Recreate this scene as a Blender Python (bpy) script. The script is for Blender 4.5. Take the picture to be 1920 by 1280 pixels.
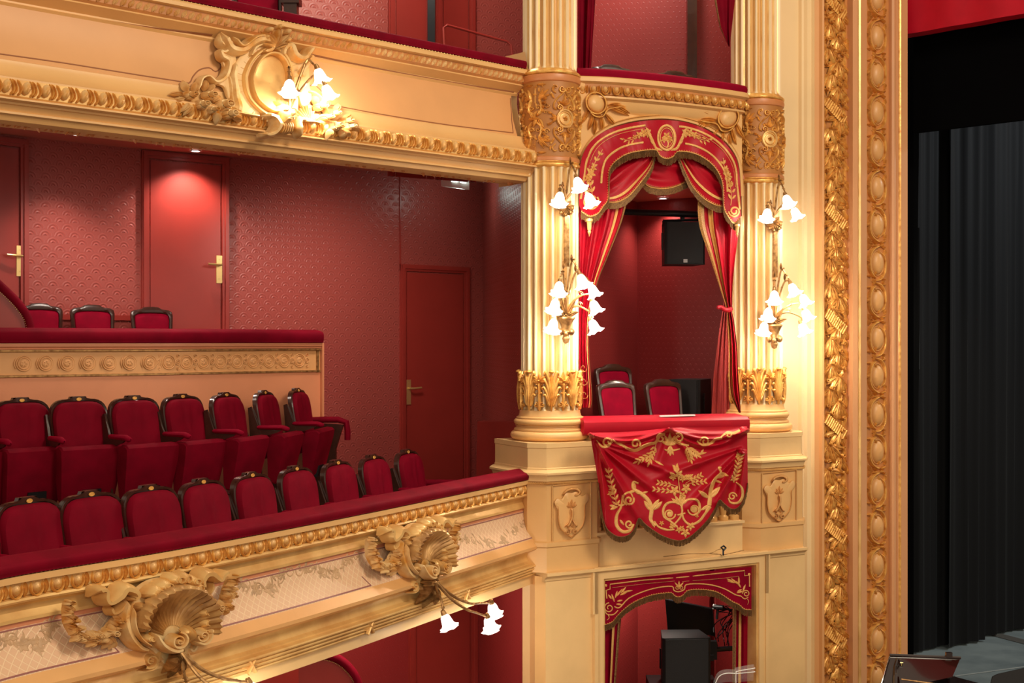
import bpy, math, random
from mathutils import Vector as V, Matrix
random.seed(7)
for o in list(bpy.data.objects): bpy.data.objects.remove(o)
SC = bpy.context.scene
COL = SC.collection
F = 2400.0; CX = 960.0; CY = 640.0; CZ = 4.6        # focal length in photo pixels, principal point, eye height
pi = math.pi
# ------------------------------------------------------------------ camera, world, lights, exposure
cam = bpy.data.objects.new('camera', bpy.data.cameras.new('camera')); COL.objects.link(cam)
cam.location = (0, 0, CZ); cam.rotation_euler = (pi/2, 0, 0)
cam.data.sensor_width = 36; cam.data.lens = 36*F/1920; cam.data.clip_end = 200
SC.camera = cam
wd = bpy.data.worlds.new('world'); SC.world = wd; wd.use_nodes = True
wd.node_tree.nodes['Background'].inputs[0].default_value = (1.0, 0.80, 0.60, 1)
wd.node_tree.nodes['Background'].inputs[1].default_value = 0.55
SC.view_settings.view_transform = 'Standard'; SC.view_settings.look = 'None'
SC.view_settings.gamma = 1; SC.view_settings.use_curve_mapping = False
SC.view_settings.exposure = 0.0
def area(name, loc, tgt, size, power, col):
    l = bpy.data.lights.new(name, 'AREA'); l.shape = 'DISK'; l.size = size; l.energy = power; l.color = col
    o = bpy.data.objects.new(name, l); COL.objects.link(o); o.location = loc
    o.rotation_euler = (V(tgt)-V(loc)).to_track_quat('-Z', 'Y').to_euler(); return o
area('chandelier_light', (5.0, 3.0, 9.8), (0.0, 10.0, 4.6), 2.6, 480, (1.0, 0.84, 0.64))
area('hall_light', (1.0, -3.0, 6.6), (-0.6, 9.5, 4.4), 4.0, 200, (1.0, 0.86, 0.68))
area('stage_light', (8.4, 12.6, 8.2), (6.9, 16.4, 7.6), 0.4, 210, (0.9, 0.97, 1.0))
area('stage_work_light', (7.5, 11.0, 9.0), (6.5, 13.5, 1.0), 1.0, 30, (0.9, 0.97, 1.0))
def point(name, loc, power, r=0.03, col=(1.0, 0.90, 0.76)):
    l = bpy.data.lights.new(name, 'POINT'); l.energy = power; l.shadow_soft_size = r; l.color = col
    o = bpy.data.objects.new(name, l); COL.objects.link(o); o.location = loc; return o
def spot(name, loc, tgt, power, deg, blend=0.6, r=0.03, col=(1.0, 0.85, 0.72)):
    l = bpy.data.lights.new(name, 'SPOT'); l.energy = power; l.shadow_soft_size = r; l.color = col
    l.spot_size = math.radians(deg); l.spot_blend = blend
    o = bpy.data.objects.new(name, l); COL.objects.link(o); o.location = loc
    o.rotation_euler = (V(tgt)-V(loc)).to_track_quat('-Z', 'Y').to_euler(); return o
# ------------------------------------------------------------------ materials
def srgb(r, g, b):
    f = lambda c: (c/255/12.92) if c/255 <= 0.04045 else ((c/255+0.055)/1.055)**2.4
    return (f(r), f(g), f(b), 1)
class NT:
    def __init__(s, m): s.m = m; s.t = m.node_tree; s.b = s.t.nodes['Principled BSDF']
    def n(s, kind, **kw):
        q = s.t.nodes.new(kind)
        for k, v in kw.items(): setattr(q, k, v)
        return q
    def l(s, a, b): s.t.links.new(a, b)
    def math(s, op, a, b=None):
        q = s.n('ShaderNodeMath', operation=op)
        for i, x in enumerate((a, b)):
            if x is None: continue
            if isinstance(x, (int, float)): q.inputs[i].default_value = x
            else: s.l(x, q.inputs[i])
        return q.outputs[0]
def mat(name, col, rough=0.5, metal=0.0, noise=0.0, nscale=6.0, bump=0.0, bscale=40.0, sheen=0.0, sheen_col=None, coat=0.0, dirt=None, spec=0.5):
    m = bpy.data.materials.new(name); m.use_nodes = True; t = NT(m); b = t.b
    b.inputs['Base Color'].default_value = col; b.inputs['Roughness'].default_value = rough
    b.inputs['Metallic'].default_value = metal; b.inputs['Specular IOR Level'].default_value = spec
    if sheen: b.inputs['Sheen Weight'].default_value = sheen; b.inputs['Sheen Tint'].default_value = sheen_col or col; b.inputs['Sheen Roughness'].default_value = 0.35
    if coat: b.inputs['Coat Weight'].default_value = coat
    tc = t.n('ShaderNodeTexCoord')
    if noise:
        nz = t.n('ShaderNodeTexNoise'); nz.inputs['Scale'].default_value = nscale; nz.inputs['Detail'].default_value = 6
        t.l(tc.outputs['Object'], nz.inputs['Vector'])
        mr = t.n('ShaderNodeMix', data_type='RGBA'); c2 = dirt or tuple(c*(1-noise) for c in col[:3])+(1,)
        mr.inputs[6].default_value = col; mr.inputs[7].default_value = c2
        cr = t.n('ShaderNodeMapRange'); cr.inputs[1].default_value = 0.38; cr.inputs[2].default_value = 0.68
        t.l(nz.outputs[0], cr.inputs[0]); t.l(cr.outputs[0], mr.inputs[0]); t.l(mr.outputs[2], b.inputs['Base Color'])
    if bump:
        nb = t.n('ShaderNodeTexNoise'); nb.inputs['Scale'].default_value = bscale; nb.inputs['Detail'].default_value = 3
        t.l(tc.outputs['Object'], nb.inputs['Vector'])
        bp = t.n('ShaderNodeBump'); bp.inputs['Strength'].default_value = bump; bp.inputs['Distance'].default_value = 0.01
        t.l(nb.outputs[0], bp.inputs['Height']); t.l(bp.outputs[0], b.inputs['Normal'])
    return m
M = {}
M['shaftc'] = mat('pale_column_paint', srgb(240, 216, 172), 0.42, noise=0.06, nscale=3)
M['wallc'] = mat('proscenium_wall_paint', srgb(236, 206, 156), 0.45, noise=0.08, nscale=2)
M['prosc'] = mat('proscenium_brown_peach', srgb(208, 150, 102), 0.42, noise=0.06, nscale=3)
M['ovalp'] = mat('oval_boss_paint', srgb(212, 158, 96), 0.4)
M['cream'] = mat('cream_paint', srgb(231, 193, 134), 0.45, noise=0.10, nscale=3, bump=0.08, bscale=25)
M['cream2'] = mat('warm_cream_paint', srgb(226, 178, 114), 0.42, noise=0.10, nscale=2.5, bump=0.05)
M['peach'] = mat('peach_panel_paint', srgb(218, 160, 102), 0.45, noise=0.10, nscale=2)
M['salmon'] = mat('salmon_paint', srgb(214, 140, 100), 0.4, noise=0.08, nscale=3, bump=0.05)
M['ochre'] = mat('ochre_paint', srgb(200, 134, 74), 0.45, noise=0.2, nscale=5)
M['terra'] = mat('terracotta_band_paint', srgb(200, 128, 74), 0.4, noise=0.1)
M['gilt'] = mat('gilt', srgb(240, 186, 98), 0.32, 0.35, noise=0.45, nscale=18, dirt=srgb(196, 130, 58), bump=0.15, bscale=60)
M['giltlt'] = mat('pale_gilt', srgb(234, 194, 124), 0.36, 0.3, noise=0.2, nscale=5, dirt=srgb(208, 158, 92), bump=0.06, bscale=40)
M['carved'] = mat('carved_cream_gilt', srgb(228, 196, 140), 0.42, 0.15, noise=0.5, nscale=11, dirt=srgb(206, 146, 66), bump=0.1, bscale=60)
M['bronze'] = mat('old_bronze', srgb(188, 146, 92), 0.35, 0.6, noise=0.4, nscale=30, dirt=srgb(128, 90, 50))
M['flute_shade'] = mat('flute_shade_paint', srgb(212, 164, 100), 0.4)  # gold-brown of the flutes, darkened to put the hollows' shade into the colour
M['drumbg'] = mat('frieze_ground_paint', srgb(176, 116, 54), 0.5, noise=.15)
M['bellyp'] = mat('glossy_peach_gilt', srgb(230, 176, 112), 0.28, 0.15, noise=.08)
M['brass'] = mat('brass', srgb(226, 196, 130), 0.28, 0.7)
M['brownline'] = mat('brown_line_paint', srgb(146, 92, 58), 0.5)
M['mauveline'] = mat('mauve_line_paint', srgb(150, 96, 92), 0.5)
M['taupe'] = mat('taupe_painted_garland', srgb(198, 162, 122), 0.5, noise=0.25, nscale=20)
def velvet(name, c, s, noise=0.25, w=0.5, rough=0.8):
    m = mat(name, c, rough, noise=noise, nscale=7, bump=0.05, bscale=300, sheen=w, sheen_col=s, spec=0.1)
    return m
M['velvet'] = velvet('crimson_velvet', srgb(138, 0, 36), srgb(215, 20, 55), w=.35)
M['velvetd'] = velvet('deep_crimson_velvet', srgb(116, 0, 26), srgb(180, 6, 40), w=0.25)
M['cloth'] = velvet('scarlet_drape_cloth', srgb(174, 3, 32), srgb(235, 40, 70), noise=0.12, w=0.12, rough=0.5)
M['cloth'].node_tree.nodes['Principled BSDF'].inputs['Specular IOR Level'].default_value = 0.3
M['redpaint'] = mat('red_door_paint', srgb(158, 52, 44), 0.38, noise=0.08, nscale=4)
M['embroid'] = mat('gold_embroidery', srgb(234, 182, 106), 0.5, 0.1, noise=0.2, nscale=60, bump=0.2, bscale=200)
M['fringe'] = mat('bullion_fringe', srgb(160, 122, 78), 0.5, 0.1, noise=0.5, nscale=90, dirt=srgb(104, 72, 44))
M['wood'] = mat('dark_walnut', srgb(62, 34, 26), 0.28, noise=0.3, nscale=20, coat=0.3)
M['black'] = mat('black_plastic', srgb(15, 15, 17), 0.5, spec=.35)
M['blackmet'] = mat('black_metal', srgb(30, 30, 34), 0.3, 0.5)
M['blackcloth'] = mat('black_stage_drape', srgb(19, 20, 22), 0.7, sheen=0.2, sheen_col=srgb(120, 130, 135), spec=0.1)
M['blackmatte'] = mat('black_masking', srgb(5, 5, 6), 0.95, spec=0.02)
M['whiteplastic'] = mat('white_plastic', srgb(235, 235, 230), 0.4)
M['grille'] = mat('speaker_grille', srgb(16, 16, 18), 0.7, bump=0.3, bscale=400)
M['screen'] = mat('dark_screen', srgb(8, 8, 10), 0.45, spec=.2)
M['lacquer'] = mat('brown_black_lacquer', srgb(34, 16, 12), 0.08, coat=1.0)
M['darkfloor'] = mat('dark_red_carpet', srgb(86, 16, 20), 0.9, noise=0.2)
M['stagefloor'] = mat('grey_stage_vinyl', srgb(120, 134, 138), 0.6, noise=0.25, nscale=2.2, dirt=srgb(92, 106, 112), bump=0.05)
M['soffit'] = mat('rose_soffit_paint', srgb(204, 130, 112), 0.5)
def emat(name, col, st):
    m = bpy.data.materials.new(name); m.use_nodes = True; b = m.node_tree.nodes['Principled BSDF']
    b.inputs['Base Color'].default_value = (1, .95, .85, 1); b.inputs['Emission Color'].default_value = col
    b.inputs['Emission Strength'].default_value = st; b.inputs['Roughness'].default_value = 0.3
    m.cycles.emission_sampling = 'NONE'; return m
M['shade'] = emat('lit_frosted_glass', (1, .95, .86, 1), 1.6)
M['lens'] = emat('lit_lamp_lens', (1, .96, .9, 1), 9.0)
M['signglow'] = emat('exit_sign_tube', (.85, 1, .92, 1), 3.0)
# clear plastic
m = bpy.data.materials.new('clear_plastic'); m.use_nodes = True; b = m.node_tree.nodes['Principled BSDF']
b.inputs['Transmission Weight'].default_value = 1; b.inputs['Roughness'].default_value = 0.05; b.inputs['Alpha'].default_value = 0.12; b.inputs['Transmission Weight'].default_value = 0; M['clear'] = m
# shell inside: gilt stone with veins
M['shellin'] = mat('shell_gilt', srgb(206, 162, 100), 0.36, 0.35, noise=0.6, nscale=9, dirt=srgb(150, 104, 56))
# anaglypta wallpaper: fish-scale relief, uv in metres
def wallpaper(name, col, col2, su, sv, rough, strength, dots=False):
    m = bpy.data.materials.new(name); m.use_nodes = True; t = NT(m); b = t.b
    b.inputs['Roughness'].default_value = rough; b.inputs['Specular IOR Level'].default_value = 0.45
    uv = t.n('ShaderNodeUVMap'); sp = t.n('ShaderNodeSeparateXYZ'); t.l(uv.outputs[0], sp.inputs[0])
    v = t.math('DIVIDE', sp.outputs[1], sv); row = t.math('FLOOR', v); fv = t.math('FRACT', v)
    odd = t.math('MULTIPLY', t.math('MODULO', t.math('ADD', row, 1000.0), 2.0), 0.5)
    fu = t.math('SUBTRACT', t.math('FRACT', t.math('ADD', t.math('DIVIDE', sp.outputs[0], su), odd)), 0.5)
    du = t.math('MULTIPLY', fu, 2.0)
    dv = t.math('MULTIPLY', fv, 0.95)
    r = t.math('SQRT', t.math('ADD', t.math('MULTIPLY', du, du), t.math('MULTIPLY', dv, dv)))
    rings = t.math('MULTIPLY', t.math('COSINE', t.math('MULTIPLY', r, 2*pi*(2.0 if dots else 2.5))), 1.0)
    fade = t.n('ShaderNodeMapRange'); fade.inputs[1].default_value = 0.25; fade.inputs[2].default_value = 1.0 if not dots else 0.6
    fade.inputs[3].default_value = 1.0; fade.inputs[4].default_value = 0.0
    t.l(r, fade.inputs[0]); h = t.math('MULTIPLY', rings, fade.outputs[0])
    nz = t.n('ShaderNodeTexNoise'); nz.inputs['Scale'].default_value = 60
    t.l(uv.outputs[0], nz.inputs['Vector'])
    hh = t.math('ADD', h, t.math('MULTIPLY', nz.outputs[0], 0.3))
    bp = t.n('ShaderNodeBump'); bp.inputs['Strength'].default_value = strength; bp.inputs['Distance'].default_value = 0.004
    t.l(hh, bp.inputs['Height']); t.l(bp.outputs[0], b.inputs['Normal'])
    mx = t.n('ShaderNodeMix', data_type='RGBA'); mx.inputs[6].default_value = col; mx.inputs[7].default_value = col2
    t.l(t.math('MULTIPLY', t.math('ADD', h, 1.0), 0.5), mx.inputs[0]); t.l(mx.outputs[2], b.inputs['Base Color'])
    return m
M['paper'] = wallpaper('embossed_red_wallpaper', srgb(150, 66, 60), srgb(174, 84, 76), 0.13, 0.062, 0.4, 0.5)
M['paperbox'] = wallpaper('embossed_dark_red_wallpaper', srgb(140, 42, 42), srgb(152, 50, 48), 0.058, 0.05, 0.4, 0.3, True)
# lattice painted panel, uv in metres
m = bpy.data.materials.new('lattice_painted_panel'); m.use_nodes = True; t = NT(m)
uv = t.n('ShaderNodeUVMap'); sp = t.n('ShaderNodeSeparateXYZ'); t.l(uv.outputs[0], sp.inputs[0])
def tri(e):
    a = t.math('FRACT', e); return t.math('ABSOLUTE', t.math('SUBTRACT', a, 0.5))
a = tri(t.math('ADD', t.math('DIVIDE', sp.outputs[0], 0.052), t.math('DIVIDE', sp.outputs[1], 0.052)))
c = tri(t.math('SUBTRACT', t.math('DIVIDE', sp.outputs[0], 0.052), t.math('DIVIDE', sp.outputs[1], 0.052)))
mn = t.math('MINIMUM', a, c); ln = t.n('ShaderNodeMapRange'); ln.inputs[1].default_value = 0.04; ln.inputs[2].default_value = 0.11
ln.inputs[3].default_value = 1; ln.inputs[4].default_value = 0; t.l(mn, ln.inputs[0])
mx = t.n('ShaderNodeMix', data_type='RGBA'); mx.inputs[6].default_value = srgb(222, 182, 146); mx.inputs[7].default_value = srgb(236, 205, 166)
t.l(ln.outputs[0], mx.inputs[0]); t.l(mx.outputs[2], t.b.inputs['Base Color']); t.b.inputs['Roughness'].default_value = 0.38
bp = t.n('ShaderNodeBump'); bp.inputs['Strength'].default_value = 0.4; bp.inputs['Distance'].default_value = 0.004
t.l(ln.outputs[0], bp.inputs['Height']); t.l(bp.outputs[0], t.b.inputs['Normal']); M['lattice'] = m
# ------------------------------------------------------------------ mesh builder
class MB:
    def __init__(s): s.v = []; s.f = []; s.mi = []; s.uv = {}
    def grid(s, rows, mi=0, close_u=False, close_v=False, uvs=None):
        n = len(rows); k = len(rows[0]); b = len(s.v)
        for r in rows: s.v += [tuple(p) for p in r]
        if uvs:
            j = b
            for r in uvs:
                for q in r: s.uv[j] = q; j += 1
        for i in range(n if close_v else n-1):
            for j in range(k if close_u else k-1):
                a = b+i*k+j; a2 = b+i*k+(j+1) % k; c2 = b+((i+1) % n)*k+(j+1) % k; c = b+((i+1) % n)*k+j
                s.f.append((a, a2, c2, c)); s.mi.append(mi)
        return b
    def face(s, pts, mi=0):
        b = len(s.v); s.v += [tuple(p) for p in pts]; s.f.append(tuple(range(b, b+len(pts)))); s.mi.append(mi)
    def prism(s, poly, off, mi=0):      # closed outline extruded by a vector
        n = len(poly); off = V(off); a = [V(p) for p in poly]; c = [p+off for p in a]
        s.face(a[::-1], mi); s.face(c, mi)
        for i in range(n): s.face([a[i], a[(i+1) % n], c[(i+1) % n], c[i]], mi)
    def box(s, c, sx, sy, sz, R=None, mi=0):
        c = V(c); R = R or Matrix.Identity(3)
        p = [c+R@V((x*sx/2, y*sy/2, z*sz/2)) for z in (-1, 1) for x, y in ((-1, -1), (1, -1), (1, 1), (-1, 1))]
        b = len(s.v); s.v += [tuple(q) for q in p]
        for f in ((3, 2, 1, 0), (4, 5, 6, 7), (0, 1, 5, 4), (1, 2, 6, 5), (2, 3, 7, 6), (3, 0, 4, 7)):
            s.f.append(tuple(b+i for i in f)); s.mi.append(mi)
    def hull8(s, bot, top, mi=0):       # two quads
        b = len(s.v); s.v += [tuple(q) for q in list(bot)+list(top)]
        for f in ((3, 2, 1, 0), (4, 5, 6, 7), (0, 1, 5, 4), (1, 2, 6, 5), (2, 3, 7, 6), (3, 0, 4, 7)):
            s.f.append(tuple(b+i for i in f)); s.mi.append(mi)
    def tube(s, pts, r, n=8, mi=0, caps=True):
        pts = [V(p) for p in pts]; rows = []; k = len(pts)
        if isinstance(r, (int, float)): r = [r]*k
        up = V((0, 0, 1)); pu = None
        for i, p in enumerate(pts):
            t = (pts[min(i+1, k-1)]-pts[max(i-1, 0)]).normalized()
            if pu is None:
                pu = t.cross(up)
                if pu.length < 1e-3: pu = t.cross(V((1, 0, 0)))
            u = (pu-t*pu.dot(t)).normalized(); pu = u; w = t.cross(u)
            rows.append([p+(u*math.cos(a)+w*math.sin(a))*r[i] for a in [2*pi*j/n for j in range(n)]])
        b = s.grid(rows, mi, close_u=True)
        if caps:
            s.f.append(tuple(b+j for j in range(n))); s.mi.append(mi)
            e = b+(k-1)*n; s.f.append(tuple(e+j for j in range(n-1, -1, -1))); s.mi.append(mi)
    def lathe(s, c, prof, n=32, mi=0, fn=None, a0=0, a1=2*pi):
        c = V(c); full = abs(a1-a0-2*pi) < 1e-6; k = n if full else n+1
        rows = [[c+V((r*math.cos(a)*(fn(a) if fn else 1), r*math.sin(a)*(fn(a) if fn else 1), z)) for a in [a0+(a1-a0)*j/n for j in range(k)]] for r, z in prof]
        s.grid(rows, mi, close_u=full)
    def build(s, name, mats, parent=None, angle=38, kind=None):
        me = bpy.data.meshes.new(name); me.from_pydata(s.v, [], s.f)
        for m in (mats if isinstance(mats, (list, tuple)) else [mats]): me.materials.append(M[m] if isinstance(m, str) else m)
        me.polygons.foreach_set('material_index', s.mi)
        if s.uv:
            ul = me.uv_layers.new(name='UVMap')
            for l in me.loops: ul.data[l.index].uv = s.uv.get(l.vertex_index, (0, 0))
        me.validate(); me.update()
        me.shade_smooth(); me.set_sharp_from_angle(angle=math.radians(angle))
        o = bpy.data.objects.new(name, me); COL.objects.link(o)
        if parent: o.parent = parent; o.matrix_parent_inverse = parent.matrix_basis.inverted()
        if kind: o['kind'] = kind
        return o
def tag(o, label=None, cat=None, group=None, kind=None):
    if label: o['label'] = label
    if cat: o['category'] = cat
    if group: o['group'] = group
    if kind: o['kind'] = kind
    return o
def empty(name, loc=(0, 0, 0), rz=0, **kw):
    o = bpy.data.objects.new(name, None); COL.objects.link(o); o.location = loc; o.rotation_euler = (0, 0, rz)
    o.empty_display_size = 0.1
    o.matrix_basis = Matrix.Translation(V(loc))@Matrix.Rotation(rz, 4, 'Z')
    return tag(o, **kw)
def inst(src, mtx, parent=None, name=None):
    o = bpy.data.objects.new(name or src.name.split('.')[0], src.data); COL.objects.link(o)
    if parent: o.parent = parent; o.matrix_parent_inverse = parent.matrix_basis.inverted()
    o.matrix_basis = mtx
    return o
def dup(root, mtx, **kw):
    def rec(o, par):
        c = o.copy(); COL.objects.link(c)
        if par: c.parent = par
        for ch in list(o.children): rec(ch, c)
        return c
    r = rec(root, None); r.matrix_basis = mtx
    return tag(r, **kw)
# ------------------------------------------------------------------ projection helpers
def W(px, py, D): return V(((px-CX)*D/F, D, CZ-(py-CY)*D/F))
def zrel(py, D): return -(py-CY)*D/F
class Plane:            # vertical plane through p with plan direction d; the near side is +h
    def __init__(s, p, d):
        s.p = V(p).to_2d(); s.d = V(d).to_2d().normalized(); s.n = V((s.d.y, -s.d.x)); s.n3 = V((s.n.x, s.n.y, 0)); s.d3 = V((s.d.x, s.d.y, 0))
        s.c = s.p.dot(s.n)
    def D(s, px, h=0): return (h+s.c)/((px-CX)/F*s.n.x+s.n.y)
    def px(s, x, y, h=0): return W(x, y, s.D(x, h))
    def at(s, a, z, h=0): q = s.p+s.d*a+s.n*h; return V((q.x, q.y, CZ+z))
    def a(s, px, h=0):
        D = s.D(px, h); return (V(((px-CX)*D/F, D))-s.p).dot(s.d)
    def R(s):           # matrix: x along, y away from viewer (-n), z up
        return Matrix(((s.d.x, -s.n.x, 0), (s.d.y, -s.n.y, 0), (0, 0, 1)))
def interp(tab, x):
    if x <= tab[0][0]: return tab[0][1]
    for (a, p), (b, q) in zip(tab, tab[1:]):
        if x <= b: return p+(q-p)*(x-a)/(b-a)
    return tab[-1][1]
def spl(pts, n=8, closed=False):     # Catmull-Rom through points (tuples of any size)
    out = []; k = len(pts)
    rng = range(k if closed else k-1)
    for i in rng:
        if closed: p0, p1, p2, p3 = pts[i-1], pts[i], pts[(i+1) % k], pts[(i+2) % k]
        else: p1, p2 = pts[i], pts[i+1]; p0 = pts[i-1] if i else tuple(2*a-b for a, b in zip(p1, p2)); p3 = pts[i+2] if i+2 < k else tuple(2*b-a for a, b in zip(p1, p2))
        for j in range(n):
            t = j/n
            out.append(tuple(0.5*(2*b+(c-a)*t+(2*a-5*b+4*c-d)*t*t+(3*b-a-3*c+d)*t**3) for a, b, c, d in zip(p0, p1, p2, p3)))
    if not closed: out.append(tuple(pts[-1]))
    return out
class Surf:             # swept vertical-ish surface along a plan path; prof maps z(rel) -> outward offset
    def __init__(s, pts, prof=None):
        s.pts = [V(p) for p in pts]; s.prof = sorted(prof) if prof else [(-9, 0), (9, 0)]
        s.S = [0]
        for a, b in zip(s.pts, s.pts[1:]): s.S.append(s.S[-1]+(b-a).length)
        s.L = s.S[-1]; s.N = []
        for i in range(len(pts)):
            t = (s.pts[min(i+1, len(pts)-1)]-s.pts[max(i-1, 0)]).normalized(); s.N.append(V((t.y, -t.x)))
    def base(s, u):
        u = max(0, min(s.L, u)); lo, hi = 0, len(s.S)-1
        while hi-lo > 1:
            m = (lo+hi)//2
            if s.S[m] <= u: lo = m
            else: hi = m
        t = (u-s.S[lo])/max(1e-9, s.S[hi]-s.S[lo])
        return s.pts[lo].lerp(s.pts[hi], t), s.N[lo].lerp(s.N[hi], t).normalized()
    def m(s, u, z, h=0):
        p, n = s.base(u); q = p+n*(interp(s.prof, z)+h); return V((q.x, q.y, CZ+z))
    def inv(s, px, py):
        z = 0; u = s.L/2
        for _ in range(5):
            lo, hi = 0, s.L; o = interp(s.prof, z)
            for _ in range(22):
                u = (lo+hi)/2; p, n = s.base(u); q = p+n*o
                if CX+F*q.x/q.y < px: lo = u
                else: hi = u
            z = zrel(py, q.y)
        return u, z
    def px(s, x, y, h=0): u, z = s.inv(x, y); return s.m(u, z, h)
    def sweep(s, mb, prof, u0=None, u1=None, n=60, mi=0, uv=False, close=False):   # prof: [(out,z)]
        u0 = 0 if u0 is None else u0; u1 = s.L if u1 is None else u1; rows = []; uvs = []
        for i in range(n+1):
            u = u0+(u1-u0)*i/n; p, nn = s.base(u); r = []
            for o, z in prof: q = p+nn*o; r.append(V((q.x, q.y, CZ+z)))
            rows.append(r); w = 0; q = [(u, 0)]
            for (o, z), (o2, z2) in zip(prof, prof[1:]): w += math.hypot(o2-o, z2-z); q.append((u, w))
            uvs.append(q)
        k = mb.grid(rows, mi, close_u=close, uvs=uvs if uv else None)
        if close:
            mb.f.append(tuple(range(k, k+len(prof)))); mb.mi.append(mi)
            e = k+n*len(prof); mb.f.append(tuple(range(e+len(prof)-1, e-1, -1))); mb.mi.append(mi)
    def R(s, u):
        p, n = s.base(u); return Matrix(((-n.y, -n.x, 0), (n.x, -n.y, 0), (0, 0, 1)))
# ------------------------------------------------------------------ relief tools; m(x, y, h) maps chart to space
def bead(mb, m, pts, r, H, n=5, mi=0, h0=0.0, taper=True, smooth=6):
    if smooth > 1 and len(pts) > 2: pts = spl([tuple(p) for p in pts], smooth)
    k = len(pts); rows = []
    for i in range(k):
        x, y = pts[i][0], pts[i][1]; a = pts[max(0, i-1)]; b = pts[min(k-1, i+1)]
        dx, dy = b[0]-a[0], b[1]-a[1]; l = math.hypot(dx, dy) or 1; nx, ny = -dy/l, dx/l
        t = i/(k-1)
        if callable(r): rr = r(t)
        elif isinstance(r, (list, tuple)): rr = interp([(j/(len(r)-1), q) for j, q in enumerate(r)], t)
        else: rr = r
        e = min(1, 0.25+8*min(t, 1-t)) if taper else 1
        rr *= e
        rows.append([m(x+nx*rr*math.cos(q), y+ny*rr*math.cos(q), h0+H*(e if taper else 1)*math.sin(q)) for q in [pi*j/n for j in range(n+1)]])
    mb.grid(rows, mi)
def ribbon(mb, m, pts, w, h=0.004, mi=0, smooth=6):
    bead(mb, m, pts, w/2 if not isinstance(w, (list, tuple)) else [q/2 for q in w], h, 3, mi, 0.001, False, smooth)
def leaf(mb, m, x, y, ang, L, wd, H, mi=0, curl=0.0, h0=0.0, lobes=0):
    k = 7; rows = []
    for i in range(k+1):
        t = i/k; w = wd*(math.sin(pi*min(1, t*0.96+0.04))**0.75)*(1-0.25*t)
        if lobes: w *= 1+0.22*math.sin(t*lobes*2*pi)
        a = ang+curl*t; px = x+L*t*math.cos(ang+curl*t/2); py = y+L*t*math.sin(ang+curl*t/2)
        nx, ny = -math.sin(a), math.cos(a); hh = h0+H*math.sin(pi*(0.15+0.8*t))
        rows.append([m(px+nx*w*q, py+ny*w*q, h0+(hh-h0)*g) for q, g in ((-1, 0.0), (-.8, .6), (-.35, 1), (0, .62), (.35, 1), (.8, .6), (1, 0.0))])
    mb.grid(rows, mi)
def dome(mb, m, x, y, rx, ry, H, mi=0, n=12, k=4, h0=0.0, rot=0, dent=0):
    rows = []
    for i in range(k+1):
        q = pi/2*i/k; r = math.cos(q) if i < k else 0.02
        hh = H*math.sin(q)*(1-dent*(i/k)**2); row = []
        for j in range(n):
            a = 2*pi*j/n; u, w = rx*r*math.cos(a), ry*r*math.sin(a)
            row.append(m(x+u*math.cos(rot)-w*math.sin(rot), y+u*math.sin(rot)+w*math.cos(rot), h0+hh))
        rows.append(row)
    mb.grid(rows, mi, close_u=True)
def ring(mb, m, x, y, rx, ry, w, H, mi=0, rot=0, h0=0.0, n=28):
    pts = [(x+rx*math.cos(a)*math.cos(rot)-ry*math.sin(a)*math.sin(rot), y+rx*math.cos(a)*math.sin(rot)+ry*math.sin(a)*math.cos(rot)) for a in [2*pi*j/n for j in range(n+1)]]
    bead(mb, m, pts, w, H, 5, mi, h0, False, 1)
def spiral(x, y, r, turns, a0, sgn=1, r1=0.12, n=14):
    k = int(n*turns)+2
    return [(x+r*(1-(1-r1)*i/k)*math.cos(a0+sgn*2*pi*turns*i/k), y+r*(1-(1-r1)*i/k)*math.sin(a0+sgn*2*pi*turns*i/k)) for i in range(k+1)]
def volute(mb, m, x, y, r, turns, a0, sgn, w, H, mi=0, h0=0.0):
    p = spiral(x, y, r, turns, a0, sgn); bead(mb, m, p, [w, w*0.8, w*0.45], H, 5, mi, h0, False, 1)
    dome(mb, m, x, y, w*0.9, w*0.9, H*1.2, mi, 8, 3, h0)
def rose(mb, m, x, y, r, H, mi=0, a=0.0):
    for q in range(5):
        t = a+q*2*pi/5; dome(mb, m, x+0.5*r*math.cos(t), y+0.5*r*math.sin(t), r*.55, r*.42, H*.7, mi, 8, 3, 0, t+pi/2, 0.3)
    ring(mb, m, x, y, r*.42, r*.42, r*.12, H*.4, mi, h0=H*.55, n=10); dome(mb, m, x, y, r*.28, r*.28, H*.6, mi, 8, 2, H*.5)
def flower(mb, m, x, y, r, h, mi=0, petals=5, a=0.3):
    for q in range(petals):
        t = a+q*2*pi/petals; leaf(mb, m, x+.1*r*math.cos(t), y+.1*r*math.sin(t), t, r, r*.34, h, mi)
    dome(mb, m, x, y, r*.2, r*.2, h*1.6, mi, 6, 2)
def polyplate(mb, m, pts, H, mi=0, bev=0.15, smooth=4, h0=0.0):    # raised plate with sloping edge
    if smooth > 1: pts = spl(pts, smooth, closed=True)
    cx = sum(p[0] for p in pts)/len(pts); cy = sum(p[1] for p in pts)/len(pts)
    f = lambda k: [(cx+(p[0]-cx)*k, cy+(p[1]-cy)*k) for p in pts]
    rows = [[m(x, y, h0) for x, y in f(1)], [m(x, y, h0+H*.75) for x, y in f(1-bev*.25)], [m(x, y, h0+H) for x, y in f(1-bev)]]
    rows += [[m(x, y, h0+H) for x, y in f(k)] for k in (0.5, 0.02)]
    mb.grid(rows, mi, close_u=True)
# ================================================================== STRUCTURE
L = V((0.296, 10.0)); R_ = V((2.095, 11.0)); AD = (0.8743, 0.4854)
PA = Plane((0.456, 9.712), AD)          # front face of the pedestals and the wall below
PBX = Plane((0.56, 10.02), (0.887, 0.462))   # front of the upper box and its arch
PC = Plane((2.095, 11.0), AD)           # proscenium face
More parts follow.
